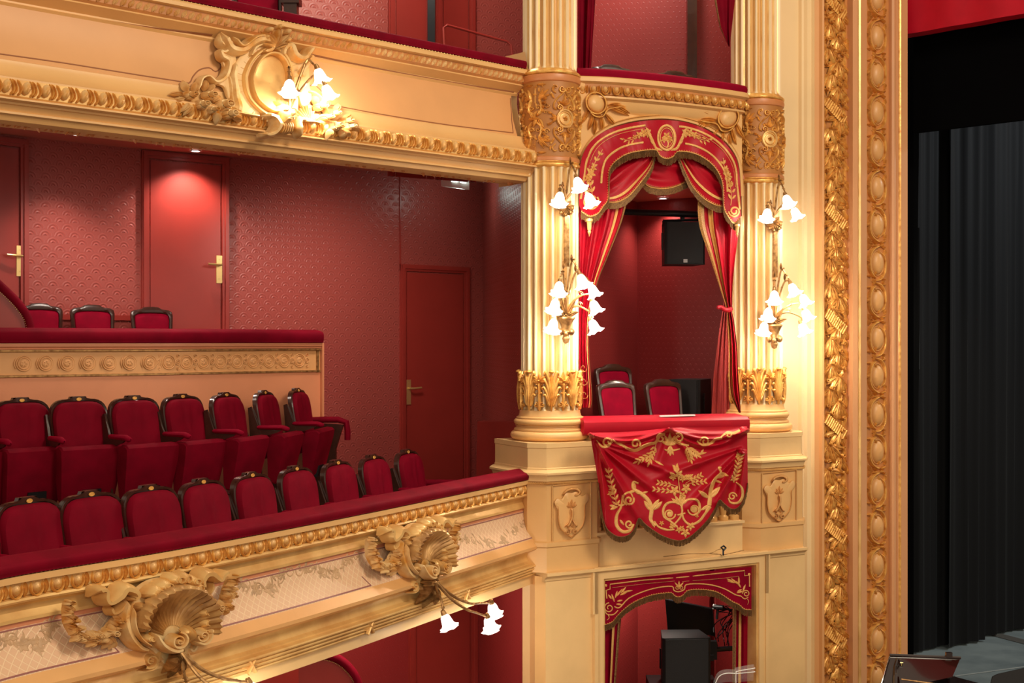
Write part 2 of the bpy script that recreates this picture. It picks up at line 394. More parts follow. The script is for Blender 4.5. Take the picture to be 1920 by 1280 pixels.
# rear gallery wall, parallel to the balconies
ZC = 1.75
WP = []
for px, y in ((-420, 190), (-200, 226), (0, 252), (267, 280), (427, 294), (560, 308), (755, 327), (905, 343)):
    D = ZC*F/(CY-y); WP.append(((px-CX)*D/F, D))
WS = Surf(WP)
def wallmesh(name, surf, z0, z1, m, n=40, u0=None, u1=None, parent=None):
    mb = MB(); surf.sweep(mb, [(0, z0), (0, (z0+z1)/2), (0, z1)], u0, u1, n, uv=True)
    o = mb.build(name, m, parent)
    if not parent: o['kind'] = 'structure'
    return o
wallmesh('wall_gallery', WS, -1.75, ZC, 'paper')
# side partition between gallery and stage box (dark, faces left)
def vwall(name, pts, z0, z1, m, n=10):
    return wallmesh(name, Surf(pts), z0, z1, m, n)
P905 = WP[-1]; p975 = W(952, 600, 10.6)
vwall('wall_partition', [P905, (.26, 10.45)], -1.75, 1.79, 'paper')
# skirting block in front of the partition
mb = MB(); mb.hull8([W(892, 940, 12.3), W(1000, 940, 10.9), W(1010, 940, 11.2), W(905, 940, 12.6)], [W(895, 790, 12.3), W(1000, 790, 10.9), W(1010, 790, 11.2), W(905, 788, 12.6)])
tag(mb.build('trim_1', 'redpaint'), kind='structure')
# ---- balcony paths
def pathpx(lst, z, n=10):          # lst of (px, py) on a level line at height z
    p = []
    for px, py in lst: D = z*F/(CY-py); p.append(((px-CX)*D/F, D))
    return spl(p, n)
UZ = 2.10
UP = pathpx([(-330, -134), (0, -65), (327, 0), (640, 63), (984, 131)], UZ)
LZ = -1.04
LP = pathpx([(-260, 1165), (-110, 1117), (0, 1082), (320, 1029), (640, 969), (1006, 894)], LZ)
UPROF = [(0, 2.3), (0, 2.10), (0.03, 2.09), (0.03, 2.06), (-.01, 2.0), (-.06, 1.96), (-.09, 1.93), (-.06, 1.75), (-.02, 1.6), (.04, 1.50), (.11, 1.445), (.13, 1.44), (.15, 1.36), (.10, 1.34), (.06, 1.25), (-.2, 1.22), (-.2, -3)]
UPS = Surf(UP, [(z, o) for o, z in [(0, 2.2), (0.035, 2.07), (0.0, 2.0), (-.01, 1.975), (-.085, 1.935), (-.09, 1.905), (-.09, 1.85), (-.07, 1.72), (-.03, 1.61), (-.02, 1.585), (-.005, 1.57), (.01, 1.53), (.05, 1.49), (.125, 1.46), (.14, 1.345), (.06, 1.28), (.05, 1.0)]])
LPS = Surf(LP, [(z, o) for o, z in [(0, -.9), (.03, -1.05), (0, -1.12), (.01, -1.16), (-.035, -1.215), (-.015, -1.25), (-.03, -1.263), (-.03, -1.285), (-.02, -1.36), (.01, -1.42), (.06, -1.485), (.10, -1.535), (.10, -1.555), (.05, -1.58), (.02, -1.62), (.055, -1.665), (.085, -1.69), (.05, -1.765), (.02, -1.8), (.02, -1.85)]])
# ceilings under both balconies and floors, ruled between fascia and wall
def ruled(name, A, B, za, zb, m, n=40, kind='structure', offa=-.12):
    rows = []
    mb = MB()
    for i in range(n+1):
        t = i/n; p, nn = A.base(A.L*t); q, _ = B.base(B.L*t); p = p+nn*offa
        rows.append([V((p.x, p.y, CZ+za)), V((p.x*.75+q.x*.25, p.y*.75+q.y*.25, CZ+za*.75+zb*.25)), V((q.x, q.y, CZ+zb))])
    mb.grid(rows); return tag(mb.build(name, m), kind=kind)
ruled('ceiling_gallery', UPS, WS, ZC, ZC, 'soffit', offa=-.15)
mb = MB(); Surf(UP).sweep(mb, [(-.14, 1.222), (-.15, ZC)]); tag(mb.build('trim_12', 'soffit'), kind='structure')
ruled('floor_balcony', LPS, WS, -1.75, -1.75, 'darkfloor')
ruled('floor_upper_gallery', UPS, WS, 1.83, 1.83, 'darkfloor', offa=-.2)
# upper level wall
UW = []
for px, D in ((300, 11.4), (560, 12.0), (727, 12.4), (890, 12.9), (1000, 13.2)): UW.append(((px-CX)*D/F, D))
UWS = Surf(UW); wallmesh('wall_upper_gallery', UWS, 1.84, 5.0, 'paper')
vwall('wall_upper_partition', [UW[-1], (0.10, 10.5)], 1.84, 5.0, 'paperbox')
# lower level wall and soffit
LW = [((px-CX)*D/F, D) for px, D in ((380, 9.6), (610, 10.6), (765, 11.2), (890, 11.7), (1010, 12.1))]
LWS = Surf(LW); wallmesh('wall_lower_boxes', LWS, -4.6, -1.5, 'paperbox')
vwall('wall_lower_partition', [(-.33, 11.75), (.12, 10.0)], -4.6, -1.5, 'paperbox')
ruled('ceiling_lower', Surf(LP), LWS, -1.83, -1.72, 'soffit', offa=-.05)
# ---- doors in the walls
def door(name, surf, pl, pr, ytl, ytr, hnd, side, zb=-1.75, lev='l', zh=None):
    root = empty(name); root['kind'] = 'structure'
    ul, zt = surf.inv(pl, ytl); ur, zt2 = surf.inv(pr, ytr); zt = (zt+zt2)/2
    m = surf.m; mb = MB()
    rows = []
    for u in (ul+.09, ur-.09): rows.append([m(u, zb, .012), m(u, zt-.09, .012)])
    mb.hull8([m(ul+.085, zb, 0), m(ur-.085, zb, 0), m(ur-.085, zb, .016), m(ul+.085, zb, .016)], [m(ul+.085, zt-.085, 0), m(ur-.085, zt-.085, 0), m(ur-.085, zt-.085, .016), m(ul+.085, zt-.085, .016)])
    mb.build('door_leaf', 'redpaint', root)
    mb = MB()
    for w0, w1, h in ((0, .07, .028), (.012, .045, .042)):
        for a, b in ((ul+w0, ul+w1), (ur-w1, ur-w0)):
            mb.hull8([m(a, zb, 0), m(b, zb, 0), m(b, zb, h), m(a, zb, h)], [m(a, zt-w0, 0), m(b, zt-w0, 0), m(b, zt-w0, h), m(a, zt-w0, h)])
        mb.hull8([m(ul+w0, zt-w1, 0), m(ur-w0, zt-w1, 0), m(ur-w0, zt-w1, h), m(ul+w0, zt-w1, h)], [m(ul+w0, zt-w0, 0), m(ur-w0, zt-w0, 0), m(ur-w0, zt-w0, h), m(ul+w0, zt-w0, h)])
    mb.build('door_frame', 'redpaint', root)
    if hnd:
        u, z = surf.inv(*hnd); mb = MB()
        mb.hull8([m(u-.028, z-.14, .012), m(u+.028, z-.14, .012), m(u+.028, z-.14, .026), m(u-.028, z-.14, .026)], [m(u-.028, z+.12, .012), m(u+.028, z+.12, .012), m(u+.028, z+.12, .026), m(u-.028, z+.12, .026)])
        plate = mb.build('door_plate', 'brass', root); mb = MB()
        s = -1 if side == 'l' else 1
        mb.tube([m(u, z+.03, .02), m(u, z+.03, .07), m(u+s*.03, z+.03, .08), m(u+s*.13, z+.035, .075)], .011, 8)
        for q in (-.1, .085): mb.tube([m(u, z+q, .024), m(u, z+q, .03)], .006, 6)
        mb.build('door_handle', 'brass', plate)
    return root
door('door_1', WS, -140, 52, 240, 262, (35, 487), 'l')
door('door_2', WS, 264, 428, 281, 296, (409, 503), 'l')
door('door_3', WS, 749, 878, 493, 503, (764, 733), 'r')
door('door_4', UWS, 727, 812, -300, -300, None, 'l', 1.6)
door('door_5', UWS, 816, 890, -300, -300, None, 'l', 1.6)
door('door_6', LWS, 765, 893, 1080, 1080, None, 'l', -4.6)
door('door_7', LWS, 470, 610, 1080, 1080, None, 'l', -4.6)
mb = MB(); u, z = WS.inv(750, 400)
mb.box(WS.m(u, (1.0-.0)/2+.75, .004), .012, .012, 1.15, WS.R(u)); tag(mb.build('trim_2', 'redpaint'), kind='structure')
# dark steel post and thin handrail on the upper gallery
o = MB(); o.box(W(809, -150, 12.0), .07, .07, 2.6); tag(o.build('steel_post', 'blackmet'), 'dark steel post between the two red doors of the upper gallery', 'post')
o = MB(); pts = [W(835, 110, 11.2), W(832, 52, 11.2), W(838, 47, 11.2), W(950, 78, 11.5), W(958, 84, 11.5), W(963, 130, 11.5)]
o.tube(pts, .012, 8); tag(o.build('tubular_handrail', M['redpaint']), 'thin red tubular handrail behind the upper gallery rail', 'handrail')
# skirting/dado rail behind the rear gallery chairs
mb = MB(); m = WS.m; u0, z0 = WS.inv(-60, 585); u1, _ = WS.inv(262, 594)
for a, b in ((WS.inv(53, 588)[0], WS.inv(262, 588)[0]),):
    mb.hull8([m(a, .19, 0), m(b, .19, 0), m(b, .19, .03), m(a, .19, .03)], [m(a, .235, 0), m(b, .235, 0), m(b, .235, .03), m(a, .235, .03)])
tag(mb.build('trim_3', 'redpaint'), kind='structure')
# ================================================================== BALCONY FRONTS
EGG = {}
def egg_mesh(kind):
    if kind in EGG: return EGG[kind]
    mb = MB(); f = lambda x, y, h: V((x, -h, y))
    if kind == 'slant':       # leaning egg with husk ribs, 0.11 wide, 0.09 tall
        dome(mb, f, .004, .0, .026, .042, .03, 0, 10, 3, 0, -.35)
        for dx, r in ((-.034, .007), (.036, .008), (.05, .006)):
            bead(mb, f, [(dx-.012, .043), (dx+.006, .01), (dx+.008, -.02), (dx-.01, -.045)], r, .022, 4, 1)
    elif kind == 'egg':
        dome(mb, f, 0, .002, .026, .033, .028, 0, 10, 3)
        bead(mb, f, [(-.034, .036), (-.034, -.01), (-.018, -.036), (0, -.042), (.018, -.036), (.034, -.01), (.034, .036)], .007, .02, 4, 1)
        leaf(mb, f, .053, .038, -pi/2, .078, .016, .030, 1); 
        bead(mb, f, [(.047, .03), (.044, 0), (.05, -.035)], .005, .016, 4, 1)
    elif kind == 'small':
        dome(mb, f, 0, 0, .013, .016, .014, 0, 8, 3)
        bead(mb, f, [(-.02, .018), (-.017, -.012), (0, -.02), (.017, -.012), (.02, .018)], .004, .011, 4, 1)
        dome(mb, f, .0275, -.004, .006, .012, .01, 1, 6, 2)
    o = mb.build('egg_moulding', ['carved', 'gilt']); COL.objects.unlink(o); EGG[kind] = o; return o
def run_eggs(surf, root, kind, z, sp, u0, u1, scale=1.0, name='egg_moulding'):
    src = egg_mesh(kind); u = u0
    while u < u1:
        mt = Matrix.Translation(surf.m(u, z, .002))@surf.R(u).to_4x4()@Matrix.Scale(scale, 4)
        inst(src, mt, root, name); u += sp
def leafstrip(surf, root, z, w, u0, u1, name, matn, step=.035, proud=.02):
    mb = MB(); u = u0; k = 0; m = surf.m
    while u < u1:
        a = random.uniform(-.9, .9)+(pi if k % 2 else 0); zz = z+random.uniform(-.2, .2)*w
        leaf(mb, m, u, zz, a, w*1.2, w*.28, proud, 0, random.uniform(-.6, .6)); u += step*.6; k += 1
    return tag(mb.build(name, matn, root), kind='stuff')
def cushion(surf, root, z0, z1, back, m='velvetd', front=.025, n=70, name='rail_cushion', u0=None, u1=None, proud=0.0):
    mb = MB(); h = z1-z0; c = (z0+z1)/2
    prof = [(-back, z0), (proud, z0), (proud+front*.7, z0+h*.12), (proud+front, c), (proud+front*.7, z1-h*.18), (proud-.02, z1), (-back*.5, z1+.012), (-back+.02, z1), (-back, z1-h*.2)]
    surf.sweep(mb, spl(prof, 3, closed=True), u0, u1, n, close=True); return mb.build(name, m, root, 60)
def nails(surf, root, z, u0, u1, sp, h, name='nail_trim'):
    mb = MB(); u = u0
    while u < u1: dome(mb, surf.m, u, z, .006, .006, .006, 0, 5, 2, h); u += sp
    return tag(mb.build(name, 'brass', root), kind='stuff')
# ---------- upper balcony
ub = empty('balcony_front', W(984, 131, 9.9), label='peach and gilt balcony front of the upper gallery, running to the left column', cat='balcony')
S = Surf(UP); u1 = S.L
cushion(S, ub, UZ+.005, UZ+.075, .2)
nails(S, ub, UZ-.002, .2, u1, .028, .02)
def band(root, surf, name, prof, mt, n=60, u0=None, u1=None, close=False, uv=False):
    mb = MB(); surf.sweep(mb, prof, u0, u1, n, close=close, uv=uv); return mb.build(name, mt, root)
band(ub, S, 'top_fillet', [(-.02, 2.10), (.02, 2.10), (.035, 2.085), (.035, 2.062), (.005, 2.055)], 'cream2')
band(ub, S, 'egg_bed', [(.005, 2.055), (.0, 2.0), (-.015, 1.985)], 'ochre')
band(ub, S, 'frame_moulding', [(-.015, 1.985), (-.01, 1.975), (-.05, 1.955), (-.085, 1.935), (-.085, 1.925), (-.075, 1.92), (-.09, 1.905)], 'cream2')
band(ub, S, 'curved_panel', [(-.09, 1.905), (-.09, 1.85), (-.07, 1.72), (-.03, 1.61), (-.02, 1.585)], 'peach', u1=u1-.06)
band(ub, S, 'lower_cove', [(-.02, 1.585), (-.005, 1.58), (-.005, 1.57), (.01, 1.53), (.05, 1.49), (.11, 1.465), (.125, 1.46), (.125, 1.45)], 'cream2')
band(ub, S, 'egg_bed', [(.125, 1.45), (.12, 1.36), (.11, 1.35)], 'giltlt')
band(ub, S, 'cornice', [(.11, 1.35), (.14, 1.345), (.14, 1.335), (.09, 1.33), (.09, 1.318), (.075, 1.315), (.055, 1.285), (.065, 1.28), (.065, 1.268), (.04, 1.262), (.02, 1.235), (-.04, 1.225), (-.14, 1.222)], 'cream2')
mb = MB(); b_, n_ = S.base(u1); prof_end = [(0, 2.24), (.035, 2.1), (.035, 2.06), (0, 1.99), (-.085, 1.93), (-.09, 1.85), (-.07, 1.72), (-.02, 1.585), (.05, 1.49), (.125, 1.46), (.14, 1.345), (.065, 1.27), (.02, 1.235), (-.14, 1.22), (-.3, 1.22), (-.3, 2.24)]
mb.face([V((b_.x+n_.x*o, b_.y+n_.y*o, CZ+z)) for o, z in prof_end]); mb.build('end_plate', 'cream2', ub)
run_eggs(Surf(UP, [(z, o) for o, z in [(.12, 2), (.12, 0)]]), ub, 'slant', 1.407, .112, .1, u1-.02)
mb = MB(); u = .1; SU = Surf(UP, [(3, .0), (0, .0)]); k = 0     # small acanthus moulding, worn: joined
while u < u1-.02:
    leaf(mb, SU.m, u, 2.05, -pi/2-.35, .052, .014, .022, 0); leaf(mb, SU.m, u+.02, 2.0, pi/2-.3, .045, .011, .018, 0)
    dome(mb, SU.m, u+.035, 2.027, .009, .012, .02, 0, 6, 2); u += .05; k += 1
tag(mb.build('acanthus_moulding', 'carved', ub), kind='stuff')
leafstrip(Surf(UP, [(3, -.07), (0, -.07)]), ub, 1.238, .034, .2, u1, 'leaf_moulding', 'terra', .026, .022)
# painted panel line with the scallop beside the cartouche
US = UPS
def pl(surf, lst): return [surf.inv(x, y) for x, y in lst]
mb = MB()
ribbon(mb, US.m, pl(US, [(-60, 93), (0, 101), (120, 118), (250, 139), (340, 153), (355, 155), (362, 143), (374, 131), (392, 127), (404, 134), (413, 126), (411, 110)]), .008, .003, smooth=4)
ribbon(mb, US.m, pl(US, [(578, 161), (590, 160), (602, 170), (612, 186), (617, 196), (640, 200), (720, 215), (840, 234), (962, 249)]), .008, .003, smooth=4)
ribbon(mb, US.m, pl(US, [(962, 249), (959, 215), (957, 184)]), .008, .003, smooth=3)
ribbon(mb, US.m, pl(US, [(575, 101), (700, 127), (840, 153), (963, 173)]), .010, .004, smooth=3)
ribbon(mb, US.m, pl(US, [(0, 4), (100, 22), (250, 47), (398, 66)]), .010, .004, smooth=3)
mb.build('painted_line', 'brownline', ub)
# ---------- lower balcony
lb = empty('balcony_front', W(1006, 894, 9.8), label='curved balcony front with lattice painted panels under the first seat row', cat='balcony')
S = Surf(LP); u1 = S.L
cushion(S, lb, LZ+.0, LZ+.062, .15, front=.025, proud=.02)
nails(S, lb, LZ-.004, .5, u1, .022, .012)
band(lb, S, 'top_fillet', [(-.02, -1.045), (.03, -1.045), (.03, -1.075), (.005, -1.08)], 'cream2')
band(lb, S, 'egg_bed', [(.005, -1.08), (.0, -1.14), (-.01, -1.145)], 'giltlt')
band(lb, S, 'bead_moulding', [(-.01, -1.145), (.012, -1.15), (.018, -1.16), (.01, -1.17), (-.012, -1.175), (-.03, -1.19), (-.035, -1.215), (-.02, -1.24), (-.015, -1.245), (-.015, -1.26), (-.03, -1.263)], 'giltlt')
band(lb, S, 'curved_panel', [(-.03, -1.263), (-.03, -1.285)], 'salmon')
band(lb, S, 'lattice_panel', [(-.03, -1.285), (-.02, -1.36), (.01, -1.42), (.06, -1.485)], 'lattice', uv=True)
band(lb, S, 'belly_moulding', [(.06, -1.485), (.08, -1.51), (.10, -1.535), (.10, -1.555), (.08, -1.57), (.055, -1.575), (.05, -1.582)], 'bellyp')
band(lb, S, 'lower_cove', [(.05, -1.582), (.03, -1.59), (.02, -1.62), (.03, -1.65), (.055, -1.662), (.055, -1.67)], 'giltlt')
reed = [(.055, -1.67)]
for k in range(4):
    zc = -1.684-.024*k; o = .085-.012*k
    reed += [(o+.012*math.cos(a)-.006, zc+.011*math.sin(a)) for a in (pi/2, pi/4, 0, -pi/4, -pi/2)]
band(lb, S, 'reeded_moulding', reed+[(.03, -1.772)], 'giltlt')
band(lb, S, 'bottom_fillet', [(.03, -1.772), (.02, -1.775), (.02, -1.84), (-.0, -1.845), (-.12, -1.845)], 'cream')
mb = MB(); b_, n_ = S.base(u1); pe = [(-.2, -.93), (.02, -.93), (.03, -1.06), (-.02, -1.2), (-.03, -1.285), (0.01, -1.42), (.10, -1.54), (.05, -1.58), (.02, -1.62), (.05, -1.66), (.085, -1.68), (.05, -1.765), (.02, -1.845), (-.2, -1.845)]
mb.face([V((b_.x+n_.x*o, b_.y+n_.y*o, CZ+z)) for o, z in pe]); mb.build('end_plate', 'cream2', lb)
run_eggs(Surf(LP, [(0, .0), (-3, .0)]), lb, 'egg', -1.113, .107, .35, u1-.02, .85)
mb = MB(); uu = lambda x, y: LPS.inv(x, y)[0]
def zl_(u0, u1, z): ribbon(mb, LPS.m, [(u0+(u1-u0)*i/24, z) for i in range(25)], .007, .004, smooth=1)
zl_(uu(425, 1085), LPS.L-.05, -1.291); zl_(.3, uu(195, 1110), -1.291)
zl_(uu(392, 1190), uu(700, 1105), -1.477); zl_(uu(833, 1070), LPS.L-.05, -1.477); zl_(.3, uu(228, 1233), -1.477)
for u0, d in ((uu(392, 1190), .06), (uu(833, 1070), .06), (uu(228, 1233), -.06), (uu(700, 1105), -.06)): ribbon(mb, LPS.m, [(u0, -1.477), (u0+d*.6, -1.42)], .007, .004, smooth=1)
tag(mb.build('painted_line', 'mauveline', lb), kind='stuff')
def painted_garland(px, py, px2, py2, seed):
    rnd = random.Random(seed); a = LPS.inv(px, py); b = LPS.inv(px2, py2); mb = MB(); m = LPS.m
    for i in range(26):
        t = i/25; u = a[0]+(b[0]-a[0])*t; z = a[1]+(b[1]-a[1])*t-.045*math.sin(pi*t)+.02*math.sin(t*9)
        leaf(mb, m, u, z, rnd.uniform(0, 2*pi), (.04+.02*math.sin(pi*t)), .009, .003, 0, rnd.uniform(-1, 1))
        if i % 6 == 3: flower(mb, m, u, z, .035, .003); 
        if i % 5 == 0: bead(mb, m, spiral(u, z, .04, 1.1, rnd.uniform(0, 6), rnd.choice((-1, 1)), .3, 8), .004, .003, 3)
    tag(mb.build('painted_garland', 'taupe', lb), kind='stuff')
painted_garland(438, 1097, 545, 1072, 1); painted_garland(560, 1068, 668, 1045, 2); painted_garland(0, 1205, 112, 1165, 3); painted_garland(858, 1015, 985, 985, 4)
def crossband(px, py):
    u, z = LPS.inv(px, py); mb = MB(); m = Surf(LP, [(0, .062), (-3, .062)]).m
    for s in (-1, 1): bead(mb, m, [(u-.03, -1.72+s*.042), (u, -1.72), (u+.03, -1.72-s*.042)], .010, .022, 6, taper=False)
    for q in (-.06, .06): leaf(mb, m, u, -1.72, 0 if q > 0 else pi, .07, .012, .014)
    mb.build('ribbon_tie', 'giltlt', lb)
crossband(697, 1164); crossband(877, 1101); crossband(468, 1227)
# ================================================================== COLUMNS AND PEDESTALS
AX = V((AD[0], AD[1])); NX = V((AD[1], -AD[0]))
def bas(c, a, b, z): q = V(c)+AX*a+NX*b; return V((q.x, q.y, CZ+z))
def cyl(c, r):     # chart: x = arc length from the direction facing the camera, y = height
    c = V(c); f = math.atan2(-c.y, -c.x)
    def m(x, y, h): a = f+x/r; return V((c.x+(r+h)*math.cos(a), c.y+(r+h)*math.sin(a), CZ+y))
    return m
def column(c, label, rot):
    root = empty('column', (c.x, c.y, CZ-.765), label=label, cat='column', group=None)
    c3 = V((c.x, c.y, CZ))
    def la(name, prof, mt, fn=None, n=48): mb = MB(); mb.lathe(c3, prof, n, 0, fn); return mb.build(name, mt, root)
    def tor(r, z0, z1, b, k=7): h = (z1-z0)/2; return [(r+b*math.cos(a), (z0+z1)/2+h*math.sin(a)) for a in [-pi/2+pi*i/k for i in range(k+1)]]
    la('column_base', [(.1, -.765), (.285, -.765)]+tor(.275, -.76, -.69, .034)+[(.28, -.685), (.28, -.675), (.262, -.665), (.258, -.655), (.27, -.652), (.27, -.648)]+tor(.258, -.645, -.597, .024)+[(.262, -.595), (.262, -.585), (.245, -.578), (.238, -.555), (.236, -.53)], 'cream2')
    nf = 20
    def shaft(name, r, z0, z1):
        mb = MB(); K = 8; rows0 = []; mi = []
        for q in range(nf):
            for j in range(K):
                a = 2*pi*(q+j/K)/nf+rot
                d = 0 if j < 2 else .034*math.sin(pi*(j-1)/(K-1))
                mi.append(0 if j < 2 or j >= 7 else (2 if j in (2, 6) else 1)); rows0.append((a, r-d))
        b = len(mb.v)
        zs = [z0, z0+.02, z0+.05, z1-.05, z1-.02, z1]
        for i, z in enumerate(zs):
            e = (0, .6, 1, 1, .6, 0)[i]
            for a, rr in rows0: q = r-(r-rr)*e; mb.v.append((c.x+q*math.cos(a), c.y+q*math.sin(a), CZ+z))
        n = len(rows0)
        for i in range(len(zs)-1):
            for j in range(n): mb.f.append((b+i*n+j, b+i*n+(j+1) % n, b+(i+1)*n+(j+1) % n, b+(i+1)*n+j)); mb.mi.append(mi[j])
        return mb.build(name, ['shaftc', 'flute_shade', 'giltlt'], root, angle=25)
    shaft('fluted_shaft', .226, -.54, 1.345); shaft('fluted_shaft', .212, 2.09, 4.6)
    la('gilt_ring', [(.22, 1.335)]+tor(.228, 1.34, 1.372, .014)+[(.236, 1.375), (.236, 1.382)], 'gilt')
    la('painted_band', [(.236, 1.382), (.24, 1.385), (.238, 1.41), (.228, 1.418)], 'terra')
    la('frieze_drum', [(.226, 1.418), (.226, 1.99)], 'drumbg')
    la('painted_band', [(.226, 1.99), (.236, 1.997), (.242, 2.02), (.238, 2.045)], 'terra')
    la('gilt_ring', [(.235, 2.045)]+tor(.226, 2.048, 2.078, .016)+[(.226, 2.08), (.214, 2.094), (.205, 2.095)], 'gilt')
    # acanthus collar: base leaves, upper florets
    mA = cyl(c, .232); mb = MB(); P = 2*pi*.232/8
    for k in range(8):
        x = (k-4)*P+rot*.232
        for s in (-1, 1):
            for (dx, y, L_, a, w) in ((.012, -.5, .10, .25, .012), (.010, -.49, .15, .55, .013), (.008, -.47, .20, .85, .014), (.006, -.45, .235, 1.15, .013)):
                bead(mb, mA, [(x+s*dx, y), (x+s*(dx+.12*L_*math.cos(a)), y+L_*.55*math.sin(a)+.02), (x+s*(dx+.30*L_*math.cos(a)), y+L_*.85), (x+s*min(P*.46, dx+.42*L_*math.cos(a)), y+L_*.92), (x+s*min(P*.49, dx+.5*L_*math.cos(a)), y+L_*.80)], [w*.9, w, w*.9, w*.8], .022, 4)
            volute(mb, mA, x+s*P*.36, -.485, .02, 1.3, pi/2, -s, .007, .02)
            dome(mb, mA, x+s*P*.42, -.395, .008, .008, .025, 0, 6, 2); dome(mb, mA, x+s*P*.40, -.33, .008, .008, .03, 0, 6, 2)
        leaf(mb, mA, x, -.53, pi/2, .30, .024, .028)
        dome(mb, mA, x, -.232, .022, .016, .034)
    tag(mb.build('acanthus_collar', 'gilt', root), kind='stuff')
    for k in range(8):
        mb = MB(); x = (k-3.5)*P+rot*.232
        bead(mb, mA, [(x, -.53), (x, -.45), (x, -.36), (x, -.31)], [.016, .009, .010, .020], .026, 5)
        for a, l in ((pi/2, .085), (pi/2+.6, .075), (pi/2-.6, .075), (pi/2+1.25, .06), (pi/2-1.25, .06)): leaf(mb, mA, x, -.315, a, l, .017, .03, curl=(a-pi/2)*.5)
        dome(mb, mA, x, -.30, .011, .011, .04, 0, 6, 2); dome(mb, mA, x+.035, -.275, .009, .009, .03, 0, 6, 2); dome(mb, mA, x-.035, -.275, .009, .009, .03, 0, 6, 2)
        mb.build('acanthus_floret', 'gilt', root)
    mb = MB(); bead(mb, mA, [(P*i/2-.6+rot, -.534) for i in range(14)], .008, .014, 4, taper=False); 
    # frieze relief, repeated three times round the drum
    mD = cyl(c, .227); Z = 1.704
    for rp in range(3):
        x0 = (math.radians(30)+rot*.0+rp*2*pi/3)*.227; g = lambda x, y, h: mD(x0+x, Z+y, h)
        mb = MB(); dome(mb, g, 0, 0, .066, .068, .018, 0, 24, 3, dent=.6); ring(mb, g, 0, 0, .064, .066, .009, .022)
        mb.build('frieze_medallion', 'giltlt', root); mb = MB()
        ring(mb, g, 0, 0, .045, .046, .004, .018)
        for q in range(20): bead(mb, g, [(.024*math.cos(q*pi/10), .024*math.sin(q*pi/10)), (.042*math.cos(q*pi/10), .042*math.sin(q*pi/10))], .002, .022, 3)
        flower(mb, g, 0, 0, .02, .03)
        for sy in (-1, 1):
            for sx in (-1, 1):
                bead(mb, g, [(0, sy*.235), (sx*.012, sy*.20), (sx*.05, sy*.165), (sx*.082, sy*.125), (sx*.088, sy*.085), (sx*.065, sy*.062)], .0075, .018, 4)
                volute(mb, g, sx*.045, sy*.083, .026, 1.5, -pi/2*sy, -sx*sy, .006, .018)
                volute(mb, g, sx*.026, sy*.225, .028, 1.4, 0 if sx < 0 else pi, sx*sy, .006, .018)
                for a, l in ((.45, .05), (.95, .06)): leaf(mb, g, 0, sy*.10, sy*(pi/2-sx*a), l, .010, .016)
                bead(mb, g, [(sx*.07, sy*.19), (sx*.10, sy*.22), (sx*.085, sy*.25), (sx*.06, sy*.24)], .006, .014, 4)
                leaf(mb, g, sx*.085, sy*.15, sy*(pi/2-sx*.5), .06, .012, .014)
                dome(mb, g, sx*.11, sy*.19, .01, .01, .015, 0, 6, 2)
            leaf(mb, g, 0, sy*.10, sy*pi/2, .09, .014, .018)
        for sx in (-1, 1):
            for a in (-.7, 0, .7): leaf(mb, g, sx*.066, 0, (0 if sx > 0 else pi)+a, .055, .014, .02)
        tag(mb.build('frieze_scrolls', 'gilt', root), kind='stuff')
        mb = MB(); g = lambda x, y, h: mD(x0-.237+x, Z+y, h)
        for sy in (-1, 1):
            for sx in (-1, 1):
                for q, (a, l, w) in enumerate(((.15, .10, .013), (.5, .115, .014), (.9, .10, .013))):
                    leaf(mb, g, sx*.035, sy*.14, sy*(pi/2-sx*a), l, w, .022, curl=-sx*sy*.5)
                bead(mb, g, [(sx*.012, sy*.02), (sx*.05, sy*.06), (sx*.05, sy*.11), (sx*.03, sy*.15)], .012, .02, 5)
                for q in range(4): leaf(mb, g, sx*(.045+.008*q), sy*(.05+.03*q), (0 if sx > 0 else pi)+sx*sy*.6, .035, .013, .024)
                volute(mb, g, sx*.028, sy*.085, .020, 1.2, 0, sx*sy, .005, .016)
                volute(mb, g, sx*.095, sy*.10, .022, 1.3, 0, -sx*sy, .005, .016)
                leaf(mb, g, sx*.10, sy*.05, (0 if sx > 0 else pi)-.4*sx*sy, .045, .012, .02)
                leaf(mb, g, sx*.02, sy*.26, (0 if sx > 0 else pi), .07, .012, .02)
            bead(mb, g, [(0, sy*.12), (0, sy*.25)], .012, .02, 5)
        for q in range(6): leaf(mb, g, (q-2.5)*.012, 0, q*pi/3, .07, .018, .026)
        rf = random.Random(rp+4)
        for q in range(46):
            x, y = rf.uniform(-.12, .36), rf.uniform(-.26, .26)
            if math.hypot(x-.237, y) < .08: continue
            if q % 3 == 0: volute(mb, g, x, y, .013, 1.1, rf.uniform(0, 6), rf.choice((-1, 1)), .0035, .010)
            else: leaf(mb, g, x, y, rf.uniform(0, 6.28), .038, .009, .011, 0, rf.uniform(-1, 1))
        tag(mb.build('frieze_foliage', 'gilt', root), kind='stuff')
    return root
column(L, 'left fluted column of the stage box, between the balcony ends and the red drapes', 0.05)
column(R_, 'right fluted column of the stage box, beside the leafy gilt proscenium band', 0.12)
